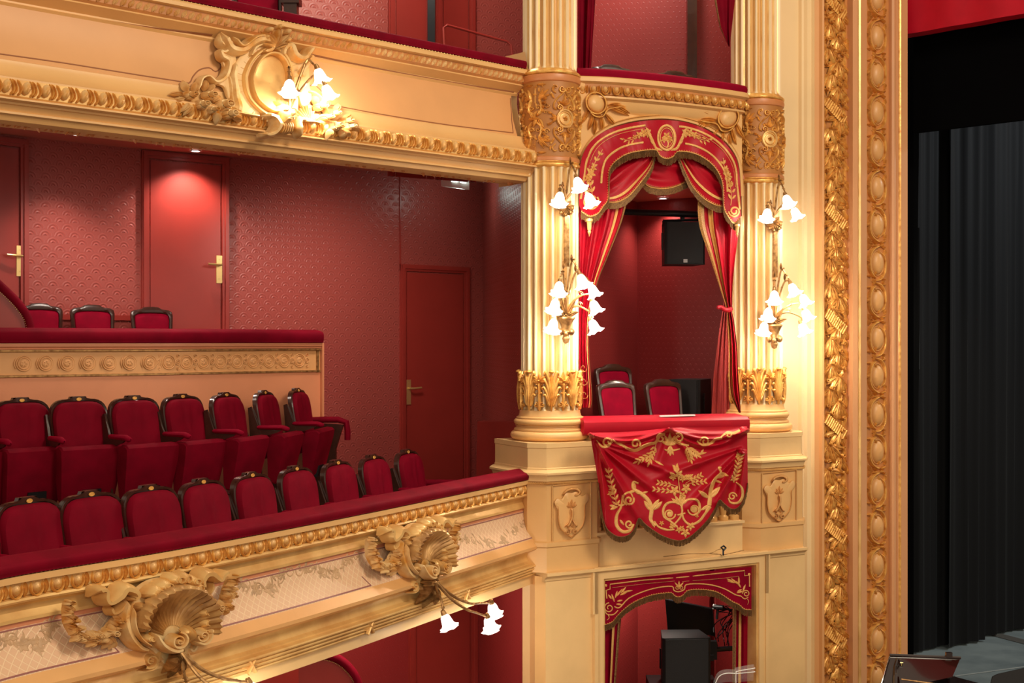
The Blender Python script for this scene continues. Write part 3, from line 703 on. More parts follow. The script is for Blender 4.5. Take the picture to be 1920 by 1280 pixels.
def shield(mb, m, mb2):
    # m chart in px-like units: panel 66 x 104, origin top left
    polyplate(mb, m, [(33, 14), (44, 12), (52, 22), (62, 18), (66, 30), (59, 42), (59, 62), (56, 78), (48, 90), (40, 96), (34, 101), (27, 96), (18, 90), (10, 78), (7, 62), (6, 45), (0, 30), (6, 22), (14, 24), (22, 13)], .03, 0, .12, 3)
    for s in ((12, 26), (54, 26)): pass
    bead(mb2, m, [(16, 17), (26, 9), (40, 8), (48, 14), (44, 20), (36, 18)], 3.2, .045, 5)
    bead(mb2, m, [(2, 30), (8, 40), (8, 60), (12, 78), (22, 90), (33, 98), (44, 90), (54, 78), (58, 60), (58, 40), (64, 28)], 1.5, .036, 4)
    bead(mb2, m, [(32, 42), (35, 52), (34, 62), (30, 72), (24, 80)], [3, 2.6, 2.6, 3], .045, 5, h0=.02)
    bead(mb2, m, [(34, 62), (38, 72), (44, 80)], 2.2, .035, 5, h0=.02)
    for a, l in ((-pi/2, 16), (-pi/2-.6, 13), (-pi/2+.6, 13), (-pi/2-1.2, 11), (-pi/2+1.2, 11)): leaf(mb2, m, 33, 42, a, l, 3.4, .02, h0=.025)
    for a, l in ((pi/2+.3, 14), (pi/2-.5, 14), (pi/2+.9, 15)): leaf(mb2, m, 30, 70, a, l, 3, .02, h0=.025)
    volute(mb2, m, 26, 88, 6, 1.2, -pi/2, 1, 1.6, .03, h0=.02); volute(mb2, m, 40, 88, 6, 1.2, -pi/2, -1, 1.6, .03, h0=.02)
def pedestal(c, label, cat, x0, x1, y0, y1, bx, lleft):
    root = empty('column_pedestal', bas(c, 0, 0, -1.735), label=label, cat='pedestal')
    def oct_(e): return [(-.225-e*.4, .33+e), (.225+e*.4, .33+e), (.33+e, .22+e*.4), (.33+e, -.3), (-.33-e, -.3), (-.33-e, .22+e*.4)]
    def ocp(name, sect, mt):
        mb = MB(); mb.grid([[bas(c, a, b, z) for a, b in oct_(e)] for e, z in sect], close_u=True)
        k = len(oct_(0)); mb.f.append(tuple(range(k))); mb.mi.append(0); e = len(mb.v)-k; mb.f.append(tuple(range(e, e+k))); mb.mi.append(0)
        return mb.build(name, mt, root, 20)
    ocp('pedestal_block', [(0, -.765), (.0, -.80), (-.006, -.805), (-.006, -.95), (0, -.955), (.0, -.965)], 'cream')
    ocp('pedestal_cornice', [(0, -.965), (.015, -.968), (.045, -.985), (.045, -1.0), (.03, -1.005), (.018, -1.025), (.012, -1.05)], 'cream')
    ocp('pedestal_dado', [(.012, -1.05), (.0, -1.055), (0, -1.50), (.02, -1.51), (.02, -1.54), (.008, -1.55), (.008, -1.735)], 'cream2')
    S2 = Surf([(bas(c, a, b, 0).x, bas(c, a, b, 0).y) for a, b in ((-.33-.012, .0), (-.33-.012, .225), (-.23, .342), (.23, .342), (.342, .225), (.342, 0))])
    mb = MB(); u = .02          # rope bead
    while u < S2.L-.02: leaf(mb, S2.m, u, -1.075, .9, .024, .006, .012); u += .014
    tag(mb.build('rope_bead', 'giltlt', root), kind='stuff')
    # shield panel in a recessed frame
    pl_ = Plane((c+NX*.332).to_tuple(), AD)
    m = lambda x, y, h: pl_.px(x0+(x1-x0)*(x+3)/72, y0+(y1-y0)*(y-(x-33)*.10+2)/108, h)
    mb = MB()
    A = [(-3, -2), (69, -2), (69, 106), (-3, 106)]
    for i in range(4):
        p, q = A[i], A[(i+1) % 4]; bead(mb, m, [p, q], 1.5, .014, 4, taper=False, smooth=1)
    mb.build('panel_frame', 'cream2', root)
    mb = MB(); mb2 = MB(); shield(mb, m, mb2); mb.build('shield_plate', 'cream2', root); mb2.build('shield_relief', 'ovalp', root)
    return root
pedestal(L, 'cream pedestal with gilt shield under the left column', 'pedestal', 1036, 1108, 907, 1014, 0, 1)
pedestal(R_, 'cream pedestal with gilt shield under the right column, against the proscenium', 'pedestal', 1429, 1494, 884, 984, 0, 0)
# ---- wall below: continuous cornice, plain piers, opening with moulded frame
def ppoly(name, plane, pts, t, mt, parent=None, kind='structure'):    # pixel outline on a plane, thickness t behind
    mb = MB(); mb.prism([plane.px(x, y) for x, y in pts], -plane.n3*t); o = mb.build(name, mt, parent)
    if not parent: o['kind'] = kind
    return o
PW = Plane((0.456-.01*.486, 9.712+.01*.874), AD)
zl = -1.735
def pa(px, z, h=0, P=PA): return P.px(px, 0, h).xy.to_3d()+V((0, 0, CZ+z))
def wallbox(mb, P, pxa, pxb, za, zb, h0, h1):
    a, b = P.a(pxa), P.a(pxb)
    mb.hull8([P.at(a, za, h0), P.at(b, za, h0), P.at(b, za, h1), P.at(a, za, h1)], [P.at(a, zb, h0), P.at(b, zb, h0), P.at(b, zb, h1), P.at(a, zb, h1)])
mb = MB(); wallbox(mb, PA, 1023, 1117, -4.6, zl-.03, -.35, 0); wallbox(mb, PA, 1431, 1509, -4.6, zl-.03, -.35, 0)
wallbox(mb, PA, 1110, 1440, -1.82, zl-.03, -.35, -.002)
tag(mb.build('wall_stage_box', 'cream'), kind='structure')
mb = MB(); q = PA.px(1023, 640); 
mb.hull8([V((q.x, q.y, 0)), V((q.x-.08, q.y+.05, 0)), V((q.x-.17, q.y+.45, 0)), V((q.x+.1, q.y+.5, 0))], [V((q.x, q.y, CZ+zl-.03)), V((q.x-.08, q.y+.05, CZ+zl-.03)), V((q.x-.17, q.y+.45, CZ+zl-.03)), V((q.x+.1, q.y+.5, CZ+zl-.03))])
tag(mb.build('wall_pier_return', 'cream2'), kind='structure')
mb = MB(); a, b = PA.a(1020), PA.a(1508)
prof = [(-.2, zl-.07), (0, zl-.07), (.01, zl-.06), (.01, zl-.045), (.03, zl-.03), (.05, zl-.02), (.05, zl), (-.2, zl)]
mb.grid([[PA.at(x, z, h) for h, z in prof] for x in (a, b)], close_u=True); mb.face([PA.at(a, z, h) for h, z in prof]); mb.face([PA.at(b, z, h) for h, z in prof])
tag(mb.build('trim_4', 'cream'), kind='structure')
# opening frame (crossetted)
FRL, FRR = PA.a(1117), PA.a(1431)
zt = -1.762
def fr(name, e0, e1, h, mt):
    mb = MB(); a, b = FRL+e0, FRR-e0; a2, b2 = FRL+e1, FRR-e1
    for (p, q, s) in ((a, a2, 1), (b2, b, 1)): mb.hull8([PA.at(p, -4.6, -.3), PA.at(q, -4.6, -.3), PA.at(q, -4.6, h), PA.at(p, -4.6, h)], [PA.at(p, zt-e1, -.3), PA.at(q, zt-e1, -.3), PA.at(q, zt-e1, h), PA.at(p, zt-e1, h)])
    mb.hull8([PA.at(a, zt-e1, -.3), PA.at(b, zt-e1, -.3), PA.at(b, zt-e1, h), PA.at(a, zt-e1, h)], [PA.at(a, zt-e0, -.3), PA.at(b, zt-e0, -.3), PA.at(b, zt-e0, h), PA.at(a, zt-e0, h)])
    return mb.build(name, mt, FR)
FR = empty('trim_5'); FR['kind'] = 'structure'
fr('outer_moulding', -.03, .0, .035, 'cream'); fr('flat_moulding', .0, .06, .022, 'cream'); fr('inner_moulding', .06, .08, .008, 'giltlt')
mb = MB()
for s, px in ((-1, 1117), (1, 1431)):
    a = PA.a(px); mb.hull8([PA.at(a-.045 if s < 0 else a, zt-.32, -.1), PA.at(a if s < 0 else a+.045, zt-.32, -.1), PA.at(a if s < 0 else a+.045, zt-.32, .035), PA.at(a-.045 if s < 0 else a, zt-.32, .035)],
      [PA.at(a-.045 if s < 0 else a, zt-.0, -.1), PA.at(a if s < 0 else a+.045, zt-.0, -.1), PA.at(a if s < 0 else a+.045, zt-.0, .035), PA.at(a-.045 if s < 0 else a, zt-.0, .035)])
mb.build('corner_ear', 'cream', FR)
# parapet wall behind the big drape: plinth, balusters, handrail base
PB = Plane((0.66, 9.86), AD)
mb = MB(); wallbox(mb, PB, 1112, 1392, -1.735, -1.49, -.3, .0); wallbox(mb, PB, 1112, 1392, -1.49, -1.47, -.3, .03); wallbox(mb, PB, 1112, 1392, -.86, -.74, -.3, .03)
wallbox(mb, PB, 1112, 1392, -1.5, -.8, -.3, -.26)
tag(mb.build('wall_box_parapet', 'cream'), kind='structure')
bl = empty('balustrade', PB.at(PB.a(1250), -1.47), label='gilt turned balustrade behind the embroidered drape of the stage box', cat='balustrade')
a0, a1 = PB.a(1126), PB.a(1386)
for k in range(13):
    a = a0+(a1-a0)*k/12; mb = MB()
    mb.lathe(PB.at(a, -1.47, -.07), [(.045, 0), (.045, .03), (.025, .045), (.03, .08), (.055, .17), (.05, .24), (.022, .36), (.018, .42), (.04, .44), (.04, .47), (.022, .50), (.03, .58), (.045, .60)], 14)
    mb.build('baluster', 'giltlt', bl)
# ---- upper box wall with the arch
arch = [(1086, 398), (1086, 340), (1090, 300), (1100, 276), (1118, 255), (1145, 238), (1180, 227), (1215, 222), (1250, 221), (1285, 226), (1320, 237), (1350, 254), (1372, 277), (1386, 305), (1390, 345), (1391, 405)]
archs = spl(arch, 5)
PXB = PBX
ub2 = empty('parapet', PXB.px(1240, 180), label='carved cream front of the upper stage box above the arched valance', cat='parapet')
mb = MB(); rows = []
for x, y in archs:
    yt = 152+(x-1088)*.112; rows.append([PXB.px(x, min(y, 9999)), PXB.px(x, (y+yt)/2), PXB.px(x, yt)])
rows2 = [[p-PXB.n3*.12 for p in r] for r in rows]
mb.grid(rows); mb.grid(rows2); mb.grid([[r[0] for r in rows], [r[0] for r in rows2]]); mb.build('arch_spandrel', 'cream2', ub2)
mb = MB(); bead(mb, lambda x, y, h: PXB.px(x, y, h), [(x, y) for x, y in archs[3:-3]], 4.0, .035, 5, taper=False, smooth=1); mb.build('arch_moulding', 'cream2', ub2)
mb = MB(); bead(mb, lambda x, y, h: PXB.px(x, y, h), [(x, y-5) for x, y in archs[8:-8]], 1.4, .03, 4, taper=False, smooth=1); mb.build('arch_bead', 'giltlt', ub2)
# bowed parapet cornice
BP = [PXB.at(PXB.a(px), 0, o).xy for px, o in ((1084, -.02), (1130, .05), (1180, .085), (1250, .10), (1320, .085), (1368, .06), (1393, .03), (1402, -.06))]
BPS = Surf(spl([(p.x, p.y) for p in BP], 5))
band(ub2, BPS, 'cornice_fillet', [(-.1, 2.075), (.02, 2.075), (.03, 2.065), (.03, 2.035), (.01, 2.025), (.0, 2.02)], 'cream2')
band(ub2, BPS, 'egg_bed', [(.0, 2.02), (-.01, 1.94), (-.02, 1.935)], 'ochre')
band(ub2, BPS, 'frieze', [(-.02, 1.935), (-.005, 1.93), (-.005, 1.915), (-.04, 1.90), (-.055, 1.84), (-.10, 1.80), (-.14, 1.78)], 'cream2')
run_eggs(Surf([tuple(p) for p in BPS.pts]), ub2, 'egg', 1.975, .094, .04, BPS.L-.02, .8)
cu = cushion(BPS, None, 2.075, 2.142, .12, 'velvet', front=.02, n=30); cu.parent = None
tag(cu, 'thin bowed crimson rail cushion on the upper stage box', 'cushion')
m = lambda x, y, h: PXB.px(x, y, h)
def laurel(mirror, cx, cy, sx, sy, name):
    mb = MB(); f = lambda x, y, h: m(cx+sx*x*(-1 if mirror else 1), cy+y+sy*x*(-1 if mirror else 1), h)
    dome(mb, f, 0, 0, 17, 18, .05, 1, 20, 4); ring(mb, f, 0, 0, 19, 20, 2.4, .05)
    for x, y, a, l in ((22, 2, -.3, 34), (24, 6, .15, 40), (16, 18, .7, 34), (18, -12, -.9, 28), (30, -8, -.6, 34), (34, 4, -.2, 30), (8, 22, 1.3, 34), (-6, 20, 1.7, 34), (-14, 12, 1.9, 36), (40, 2, .3, 26), (4, -18, -.4, 24), (-2, 30, 1.5, 30)):
        leaf(mb, f, x, y, a, l, 5.2, .045, 0, .3)
    bead(mb, f, [(-16, 10), (-4, 24), (12, 24), (22, 10), (40, 4), (56, 0)], 2.2, .05)
    mb.build(name, ['gilt', 'cream2'], ub2)
laurel(False, 1118, 193, 1, .1, 'laurel_spray'); laurel(True, 1366, 220, 1, -.12, 'laurel_spray')
# ================================================================== PROSCENIUM
def strip(name, p0, p1, h, mt, parent=None, z0=-4.6, z1=4.4, prof=None):
    a, b = PC.a(p0), PC.a(p1); mb = MB()
    if prof is None: prof = [(0, -.25), (0, h), (1, h), (1, -.25)]
    mb.grid([[PC.at(a+(b-a)*t, z, hh) for t, hh in prof] for z in (z0, z1)])
    o = mb.build(name, mt, parent, 30)
    if not parent: o['kind'] = 'structure'
    return o
strip('wall_proscenium', 1440, 1528, .0, 'wallc')
strip('trim_6', 1497, 1514, .0, 'wallc', prof=[(0, 0), (.1, .03), (.3, .035), (.45, .06), (.9, .06), (1, .09)])
strip('trim_7', 1514, 1528, .0, 'peach', prof=[(0, .09), (.5, .1), (.6, .13), (.8, .135), (1, .12), (1, .05)])
pb = empty('leaf_band', PC.px(1554, 1280), label='tall gilt band of carved laurel leaves up the proscenium, left of the oval band', cat='carved band')
strip('band_bed', 1527, 1583, .05, 'ochre', pb)
strip('trim_8', 1581, 1617, 0, 'prosc', prof=[(0, .05), (0, .12), (.22, .13), (.25, .1), (.33, .1), (.36, .125), (.40, .125), (.45, .09), (.55, .09), (.62, .06), (1, .055), (1, .0)])
strip('trim_9', 1589, 1597, 0, 'giltlt', prof=[(0, .1), (.2, .13), (.5, .14), (.8, .13), (1, .1)])
pv = empty('oval_band', PC.px(1639, 1280), label='tall gilt band of oval bosses and scrolls beside the stage opening', cat='carved band')
strip('band_bed', 1614, 1665, .02, 'ochre', pv)
strip('trim_10', 1663, 1694, 0, 'prosc', prof=[(0, .02), (0, .06), (.08, .075), (.2, .07), (.3, .05), (.38, .075), (.46, .08), (.52, .06), (.56, .05), (1, .05), (1, -.5)])
strip('trim_11', 1673, 1679, 0, 'gilt', prof=[(0, .05), (.3, .078), (.6, .085), (1, .05)])
# leaves
f = lambda x, y, h: V((x, -h, y))
mb = MB(); leaf(mb, f, 0, 0, 0, .21, .040, .034, curl=.25); bead(mb, f, [(.01, 0), (.09, .008), (.17, .03)], .0035, .036, 3)
for q in (.04, .07, .10, .13):
    for s in (-1, 1): bead(mb, f, [(q, .006), (q+.022, .006+s*.020)], .0035, .027, 3, smooth=1)
LEAF = mb.build('laurel_leaf', 'gilt'); COL.objects.unlink(LEAF)
mb = MB(); dome(mb, f, 0, 0, .017, .017, .03, 0, 10, 3); ring(mb, f, 0, 0, .013, .013, .005, .016, h0=.022, n=10); BER = mb.build('berry', 'gilt'); COL.objects.unlink(BER)
mb = MB()
for q in range(11): bead(mb, f, [(-.125+q*.025, .046), (-.125+q*.025, -.046)], .0135, .018, 4, taper=False, smooth=1, h0=.022)
mb.hull8([(-.14, -.0, -.045), (.14, -.0, -.045), (.14, -.026, -.045), (-.14, -.026, -.045)], [(-.14, 0, .045), (.14, 0, .045), (.14, -.026, .045), (-.14, -.026, .045)])
RIB = mb.build('ribbon_tie', 'gilt'); COL.objects.unlink(RIB)
rnd = random.Random(5)
pc = lambda px: PC.a(px)
PR = PC.R().to_4x4(); am = pc(1554); hw = (pc(1580)-pc(1529))/2
def put(src, par, a, z, h, rot, sc=1.0, tilt=0.0):
    inst(src, Matrix.Translation(PC.at(a, z, h))@PR@Matrix.Rotation(-rot, 4, 'Y')@Matrix.Rotation(tilt, 4, 'X')@Matrix.Scale(sc, 4), par)
PER = .93; zr0 = zrel(212, PC.D(1554))
z = zr0+3*PER
while z > -4.0:
    put(RIB, pb, am, z, .058, -.62, 1.0)
    if z < -3.2 or z > 4.1: z -= PER; continue
    for i in range(8):
        zz = z-.06-i*.110; side = -1 if i % 2 else 1
        ox = am+side*hw*.45*rnd.uniform(.3, 1)
        for j in range(5):
            ang = -pi/2+(j-2)*.52-side*.25+rnd.uniform(-.15, .15)
            sc = .95*rnd.uniform(.8, 1.02)
            tip = ox-am+math.cos(ang)*.19*sc
            if abs(tip) > hw*1.05: sc *= max(.45, (hw*1.05-abs(ox-am)*.6)/abs(tip-(0)))
            put(LEAF, pb, ox, zz+.02, .052+.012*rnd.random()+.006*(2-abs(j-2)), ang, sc, rnd.uniform(-.3, .3))
        put(BER, pb, ox, zz+.025, .085, 0); 
        put(BER, pb, am-side*hw*.6, zz-.02, .07, 0, .85)
    z -= PER
mb = MB(); rnd = random.Random(8); mf = lambda x, y, h: PC.at(x, y, .045+h)
zz = 3.3
while zz > -3.3:      # small leaves and buds filling the ground between the large ones
    for s in (-1, 1):
        x = am+s*hw*rnd.uniform(.55, .85); leaf(mb, mf, x, zz, -pi/2+s*rnd.uniform(-.2, .9), rnd.uniform(.09, .14), .024, .032, 0, rnd.uniform(-.4, .4))
        dome(mb, mf, am+s*hw*rnd.uniform(.3, .9), zz+.02, .012, .012, .03, 0, 7, 2)
    zz -= .042
tag(mb.build('leaf_ground', 'gilt', pb), kind='stuff')
# ovals
mb = MB(); dome(mb, f, 0, 0, .072, .104, .052, 0, 24, 5); ring(mb, f, 0, 0, .078, .112, .007, .018); OV = mb.build('oval_boss', 'ovalp'); COL.objects.unlink(OV)
mb = MB(); am2 = pc(1639)
bead(mb, f, [(.05, .155), (-.02, .14), (-.08, .09), (-.098, .02), (-.09, -.06), (-.05, -.12), (.0, -.14)], [.008, .012, .013, .010, .006], .04, 5)
bead(mb, f, [(-.05, -.17), (.04, -.145), (.085, -.09), (.095, -.02), (.085, .05), (.05, .10)], [.006, .010, .012, .009, .005], .038, 5)
for x, y, a, l in ((.03, .15, 0.3, .07), (.05, .16, -.5, .07), (-.1, .12, 1.2, .06), (-.1, -.02, 1.9, .05), (-.07, -.13, 2.6, .05), (.09, .07, 1.1, .06), (.06, -.14, -.4, .06), (-.02, -.15, -2.2, .06), (0, .17, 2.4, .06), (.02, .12, -1.9, .06), (-.03, -.11, 1.0, .05)):
    leaf(mb, f, x, y, a, l, .011, .035, 0, .6)
for x, y in ((-.08, .15), (-.066, .165), (-.09, .165), (.09, .14), (.08, -.165), (.095, -.15), (.1, .12)): dome(mb, f, x, y, .009, .009, .035, 0, 6, 2)
SCR = mb.build('scroll_foliage', 'gilt'); COL.objects.unlink(SCR)
z0 = zrel(70, PC.D(1639)); k = 0
for i in range(-3, 22):
    zz = z0-.343*i
    if zz < -4.4: break
    inst(OV, Matrix.Translation(PC.at(am2+.01, zz, .02))@PR, pv); inst(SCR, Matrix.Translation(PC.at(am2, zz, .02))@PR@(Matrix.Diagonal((-1 if False else 1, 1, -1 if i % 2 else 1, 1))), pv)
# ================================================================== STAGE
OP = V((.72, -.69)).normalized(); P0 = PC.px(1692, 640).xy
def opening(a, z, back=0.0): q = P0+OP*a+V((.69, .72))*back; return V((q.x, q.y, CZ+z))
mb = MB()
rows = []
for i in range(50):
    a = -.4+i*.08; rows.append([opening(a, z, .1+.02*math.sin(i*1.1)*(1 if z > 3 else .3)) for z in (2.86, 2.9, 3.3, 3.8, 4.6)])
mb.grid(rows); mb.grid([[r[0], r[0]+V((.1, .12, 0))] for r in rows]); tag(mb.build('red_pelmet', 'cloth'), 'plain red velvet pelmet across the top of the stage opening', 'pelmet')
mb = MB(); mb.grid([[opening(a, z, .42) for z in (1.99, 2.6, 4.4)] for a in [-.1+.25*i for i in range(18)]]); mb.grid([[opening(a, 1.99, .42+t) for t in (0, .06)] for a in [-.1+.25*i for i in range(18)]])
tag(mb.build('black_border', 'blackmatte'), 'flat black border hung behind the red pelmet', 'stage drape')
SZ = -3.6
A, B = W(1690, 640, 14.75).xy, W(1925, 640, 16.05).xy; dd = (B-A).normalized(); nn = V((dd.y, -dd.x)); Lc = (B-A).length
rnd = random.Random(3)
def drape_sheet(name, a0, a1, off, label, seed):
    rnd = random.Random(seed); fo = []; u = a0
    while u < a1: fo.append((u, rnd.uniform(.03, .11), rnd.uniform(.06, .16))); u += rnd.uniform(.10, .30)
    mb = MB(); rows = []; n = int((a1-a0)/.018)
    for i in range(n+1):
        u = a0+(a1-a0)*i/n; r = []
        for j in range(9):
            t = j/8; z = SZ+.03+(2.9-SZ)*t
            w = sum(h*math.exp(-((u-c-.02*math.sin(t*3+c*9))/(s*.45))**2) for c, h, s in fo)
            q = A+dd*u+nn*(off+w*(.7+.3*t)); r.append(V((q.x, q.y, CZ+z)))
        rows.append(r)
    mb.grid(rows); return tag(mb.build(name, 'blackcloth'), label, 'stage drape', None)
drape_sheet('black_drape', -1.1, .80, .05, 'black stage drape at the left, just beside the proscenium edge', 1)
drape_sheet('black_drape', .60, 1.32, .12, 'black stage drape in the middle, its hem overlapping the next one', 2)
drape_sheet('black_drape', 1.28, 3.6, .0, 'black stage drape furthest right, behind the grey floor edge', 4)
mb = MB(); q = [(1.5, 12.2), (12, 4), (12, 22), (1.5, 22)]
mb.prism([(x, y, CZ+SZ) for x, y in q], (0, 0, -.1)); tag(mb.build('floor_stage', 'stagefloor'), kind='structure')
# taped strips on the stage floor
mb = MB()
for (xa, ya, xb, yb, w) in ((1868, 1190, 1990, 1222, .09),):
    def fl(px, py): D = SZ*F/(CY-py); return V(((px-CX)*D/F, D, CZ+SZ+.004))
    a, b = fl(xa, ya), fl(xb, yb); n = V((-(b-a).y, (b-a).x, 0)).normalized()*w; mb.prism([a-n, b-n, b+n, a+n], (0, 0, .003))
tag(mb.build('floor_tape', mat('floor_tape', srgb(84, 84, 82), .5)), 'dark grey tape strip on the stage floor beside the hem of the drapes', 'tape')
mb = MB(); a, b = fl(1790, 1268), fl(1960, 1245); n = V((0, .012, 0)); mb.prism([a-n, b-n, b+n, a+n], (0, 0, .004))
tag(mb.build('floor_joint', mat('floor_joint', srgb(150, 160, 162), .5)), 'pale seam line across the stage floor near the black bench', 'tape')
# stage back and sides, dark
mb = MB(); mb.prism([(3.9, 17.5, 0), (14, 17.5, 0), (14, 17.6, 0), (3.9, 17.6, 0)], (0, 0, 9)); tag(mb.build('wall_stage_back', 'blackmatte'), kind='structure')
mb = MB(); mb.prism([(3.9, 12.75, 0), (4.0, 12.75, 0), (4.0, 17.5, 0), (3.9, 17.5, 0)], (0, 0, 9)); tag(mb.build('wall_stage_side', 'blackmatte'), kind='structure')
# auditorium floor far below
mb = MB(); mb.prism([(-6, -6, 0), (14, -6, 0), (14, 12.3, 0), (-6, 12.3, 0)], (0, 0, -.1)); tag(mb.build('floor', 'darkfloor'), kind='structure')
# ---- grand piano, seen from above and behind
def pp(px, py, z): D = z*F/(CY-py); return V(((px-CX)*D/F, D, CZ+z))
pn = empty('grand_piano', pp(1730, 1290, -2.75)-V((0, 0, 1.0)), label='dark lacquered grand piano with open music desk at the foot of the proscenium', cat='piano')
zt = -2.62
mb = MB()
case = [(1600, 1292), (1650, 1288), (1668, 1262), (1700, 1256), (1760, 1262), (1790, 1268), (1850, 1284), (1960, 1325), (1960, 1420), (1600, 1420)]
mb.prism([pp(x, y, -2.78) for x, y in case], (0, 0, -.32)); mb.build('case', 'lacquer', pn)
mb = MB(); a, b, c, d = pp(1668, 1229, zt), pp(1801, 1233, zt), pp(1786, 1266, -2.76), pp(1651, 1285, -2.76)
a, b = W(1668, 1228, 10.55), W(1801, 1233, 10.55); c, d = W(1786, 1268, 10.32), W(1650, 1300, 10.32)
nn_ = (b-a).cross(d-a).normalized()*.02; mb.prism([a, b, c, d], nn_); mb.build('music_desk', 'lacquer', pn)
mb = MB(); mb.tube([a, b], .013, 8); mb.build('desk_edge', 'lacquer', pn)
mb = MB()
mb.tube([W(1668, 1231, 10.53), W(1650, 1292, 10.33)], .007, 6); mb.tube([W(1683, 1235, 10.5), W(1679, 1250, 10.45), W(1678, 1292, 10.3)], .018, 8); mb.build('desk_prop', 'lacquer', pn)
mb = MB(); q = W(1688, 1243, 10.4); mb.tube([q+V((-.01, 0, 0)), q+V((.01, 0, 0))], .032, 14); mb.build('hinge_knob', 'lacquer', pn)
mb = MB(); mb.tube([q+V((-.012, -.034, .012)), q+V((.012, -.034, .012))], .003, 6); mb.tube([q+V((0, -.034, .012)), q+V((0, -.034, -.012))], .003, 6); mb.build('brass_key', 'brass', pn)
mb = MB(); q = W(1779, 1227, 10.55); mb.box(q, .05, .03, .04); mb.build('desk_clip', 'lacquer', pn)
mb = MB(); mb.tube([W(1690, 1273, 10.3), W(1800, 1288, 10.3)], .006, 6); mb.build('edge_strip', 'bronze', pn)
mb = MB()
for px in (1660, 1900): q = pp(px, 1340, -2.9); mb.tube([q, V((q.x, q.y, CZ+SZ))], .05, 10)
mb.build('leg', 'lacquer', pn)
mb = MB(); pts = [W(1854, 1300, 11.2), W(1862, 1268, 11.25), W(1872, 1263, 11.3), W(1925, 1251, 11.6), W(1960, 1246, 11.8), W(1940, 1300, 11.4)]
mb.prism(pts, (0.02, .08, -.02)); o = mb.build('black_chair_back', 'black'); tag(o, 'black slanted chair back cut off by the lower right corner of the picture', 'chair')
# ================================================================== STAGE BOX INTERIORS
def pt(px, D): return ((px-CX)*D/F, D)
I0, I1, I2, I3 = (.42, 10.35), pt(1195, 12.6), pt(1262, 12.3), pt(1420, 11.9)
vwall('wall_box_left', [(.30, 10.2), I1], -1.73, 1.55, 'paperbox')
vwall('wall_box_back', [I1, I2, I3], -1.73, 1.55, 'paperbox', 20)
vwall('wall_box_right', [I3, (2.35, 11.35)], -1.73, 1.55, 'paperbox')
def slab(name, pts, z, t, mt): mb = MB(); mb.prism([(x, y, CZ+z) for x, y in pts], (0, 0, t)); return tag(mb.build(name, mt), kind='structure')
slab('ceiling_box', [(.25, 10.0), (1.9, 10.75), (2.6, 11.4), I3, I2, I1], 1.37, .03, 'soffit')
slab('floor_box', [(.35, 10.15), (2.0, 11.05), (2.4, 11.35), I3, I2, I1], -1.7, -.03, 'darkfloor')
# upper box
vwall('wall_upper_box_left', [(.42, 10.35), pt(1105, 12.4)], 1.4, 5, 'paperbox')
vwall('wall_upper_box_back', [pt(1105, 12.4), pt(1420, 12.2)], 1.4, 5, 'paperbox', 20)
slab('floor_upper_box', [(.35, 10.12), (1.9, 10.85), (2.4, 11.4), (2.4, 12.3), (.7, 12.4)], 1.47, .02, 'darkfloor')
mb = MB(); mb.box(W(1297, 0, 12.1), .09, .07, 2.6); tag(mb.build('dark_post', 'wood'), 'dark brown post inside the upper stage box', 'post')
# lower box
vwall('wall_lower_box_left', [(.50, 10.05), pt(1196, 11.9)], -4.6, -1.75, 'paperbox')
vwall('wall_lower_box_back', [pt(1196, 11.9), pt(1330, 12.2)], -4.6, -1.75, 'paperbox')
vwall('wall_lower_box_right', [pt(1330, 12.2), pt(1335, 12.4), (2.3, 11.2)], -4.6, -1.75, 'paperbox')
slab('ceiling_lower_box', [(.50, 10.05), (2.2, 11.0), (2.4, 11.3), pt(1335, 12.4), pt(1196, 11.9)], -1.78, .03, 'soffit')
spot('lower_box_light', (1.35, 11.2, CZ-1.85), (1.2, 11.7, 1.6), 45, 150)
def downlight(name, p, label, pw, tgt, deg=70, col=(1.0, .84, .72)):
    r = empty(name, p, label=label, cat='ceiling light', group=None); mb = MB(); mb.lathe(p, [(.055, .004), (.055, -.006), (.038, -.008), (.036, .0)], 20); mb.build('trim_ring', 'whiteplastic', r)
    mb = MB(); mb.lathe(p, [(.036, -.004), (.001, -.004)], 20); mb.build('lens', 'lens', r)
    if pw: spot('downlight_lamp', (p[0], p[1], p[2]-.05), tgt, pw, deg, 0.8, .03, col)
    return r
def onceil(px, py, oname):
    o = bpy.data.objects[oname]; d = (W(px, py, 1)-V((0, 0, CZ))).normalized(); ok, loc, n, i = o.ray_cast(V((0, 0, CZ)), d); return loc-V((0, 0, .006))
bpy.context.view_layer.update()
p = onceil(367, 281, 'ceiling_gallery'); downlight('downlight', p, 'recessed downlight above the middle red door of the gallery', 75, (p.x-.03, p.y+.04, CZ-1), 128)
p = onceil(145, 250, 'ceiling_gallery'); downlight('downlight', p, 'recessed downlight above the wallpaper between the two left doors', 60, (p.x, p.y, CZ-1), 100)
p = onceil(1243, 370, 'ceiling_box'); downlight('downlight', p, 'recessed downlight in the ceiling of the stage box', 30, (p.x, p.y, 0), 130)
spot('gallery_light', (-1.2, 11.2, CZ+1.30), (-1.9, 12.9, CZ-.2), 120, 110, 1.0, .25)
spot('gallery_light', (-2.8, 9.9, CZ+1.25), (-3.3, 11.2, CZ-.5), 70, 130, 1.0, .25)
point('upper_gallery_light', (-.9, 10.6, CZ+4.2), 130, .3)
point('upper_box_light', (1.3, 11.3, CZ+4.3), 90, .2)
point('lower_gallery_light', (-1.0, 9.9, CZ-2.0), 25, .1)
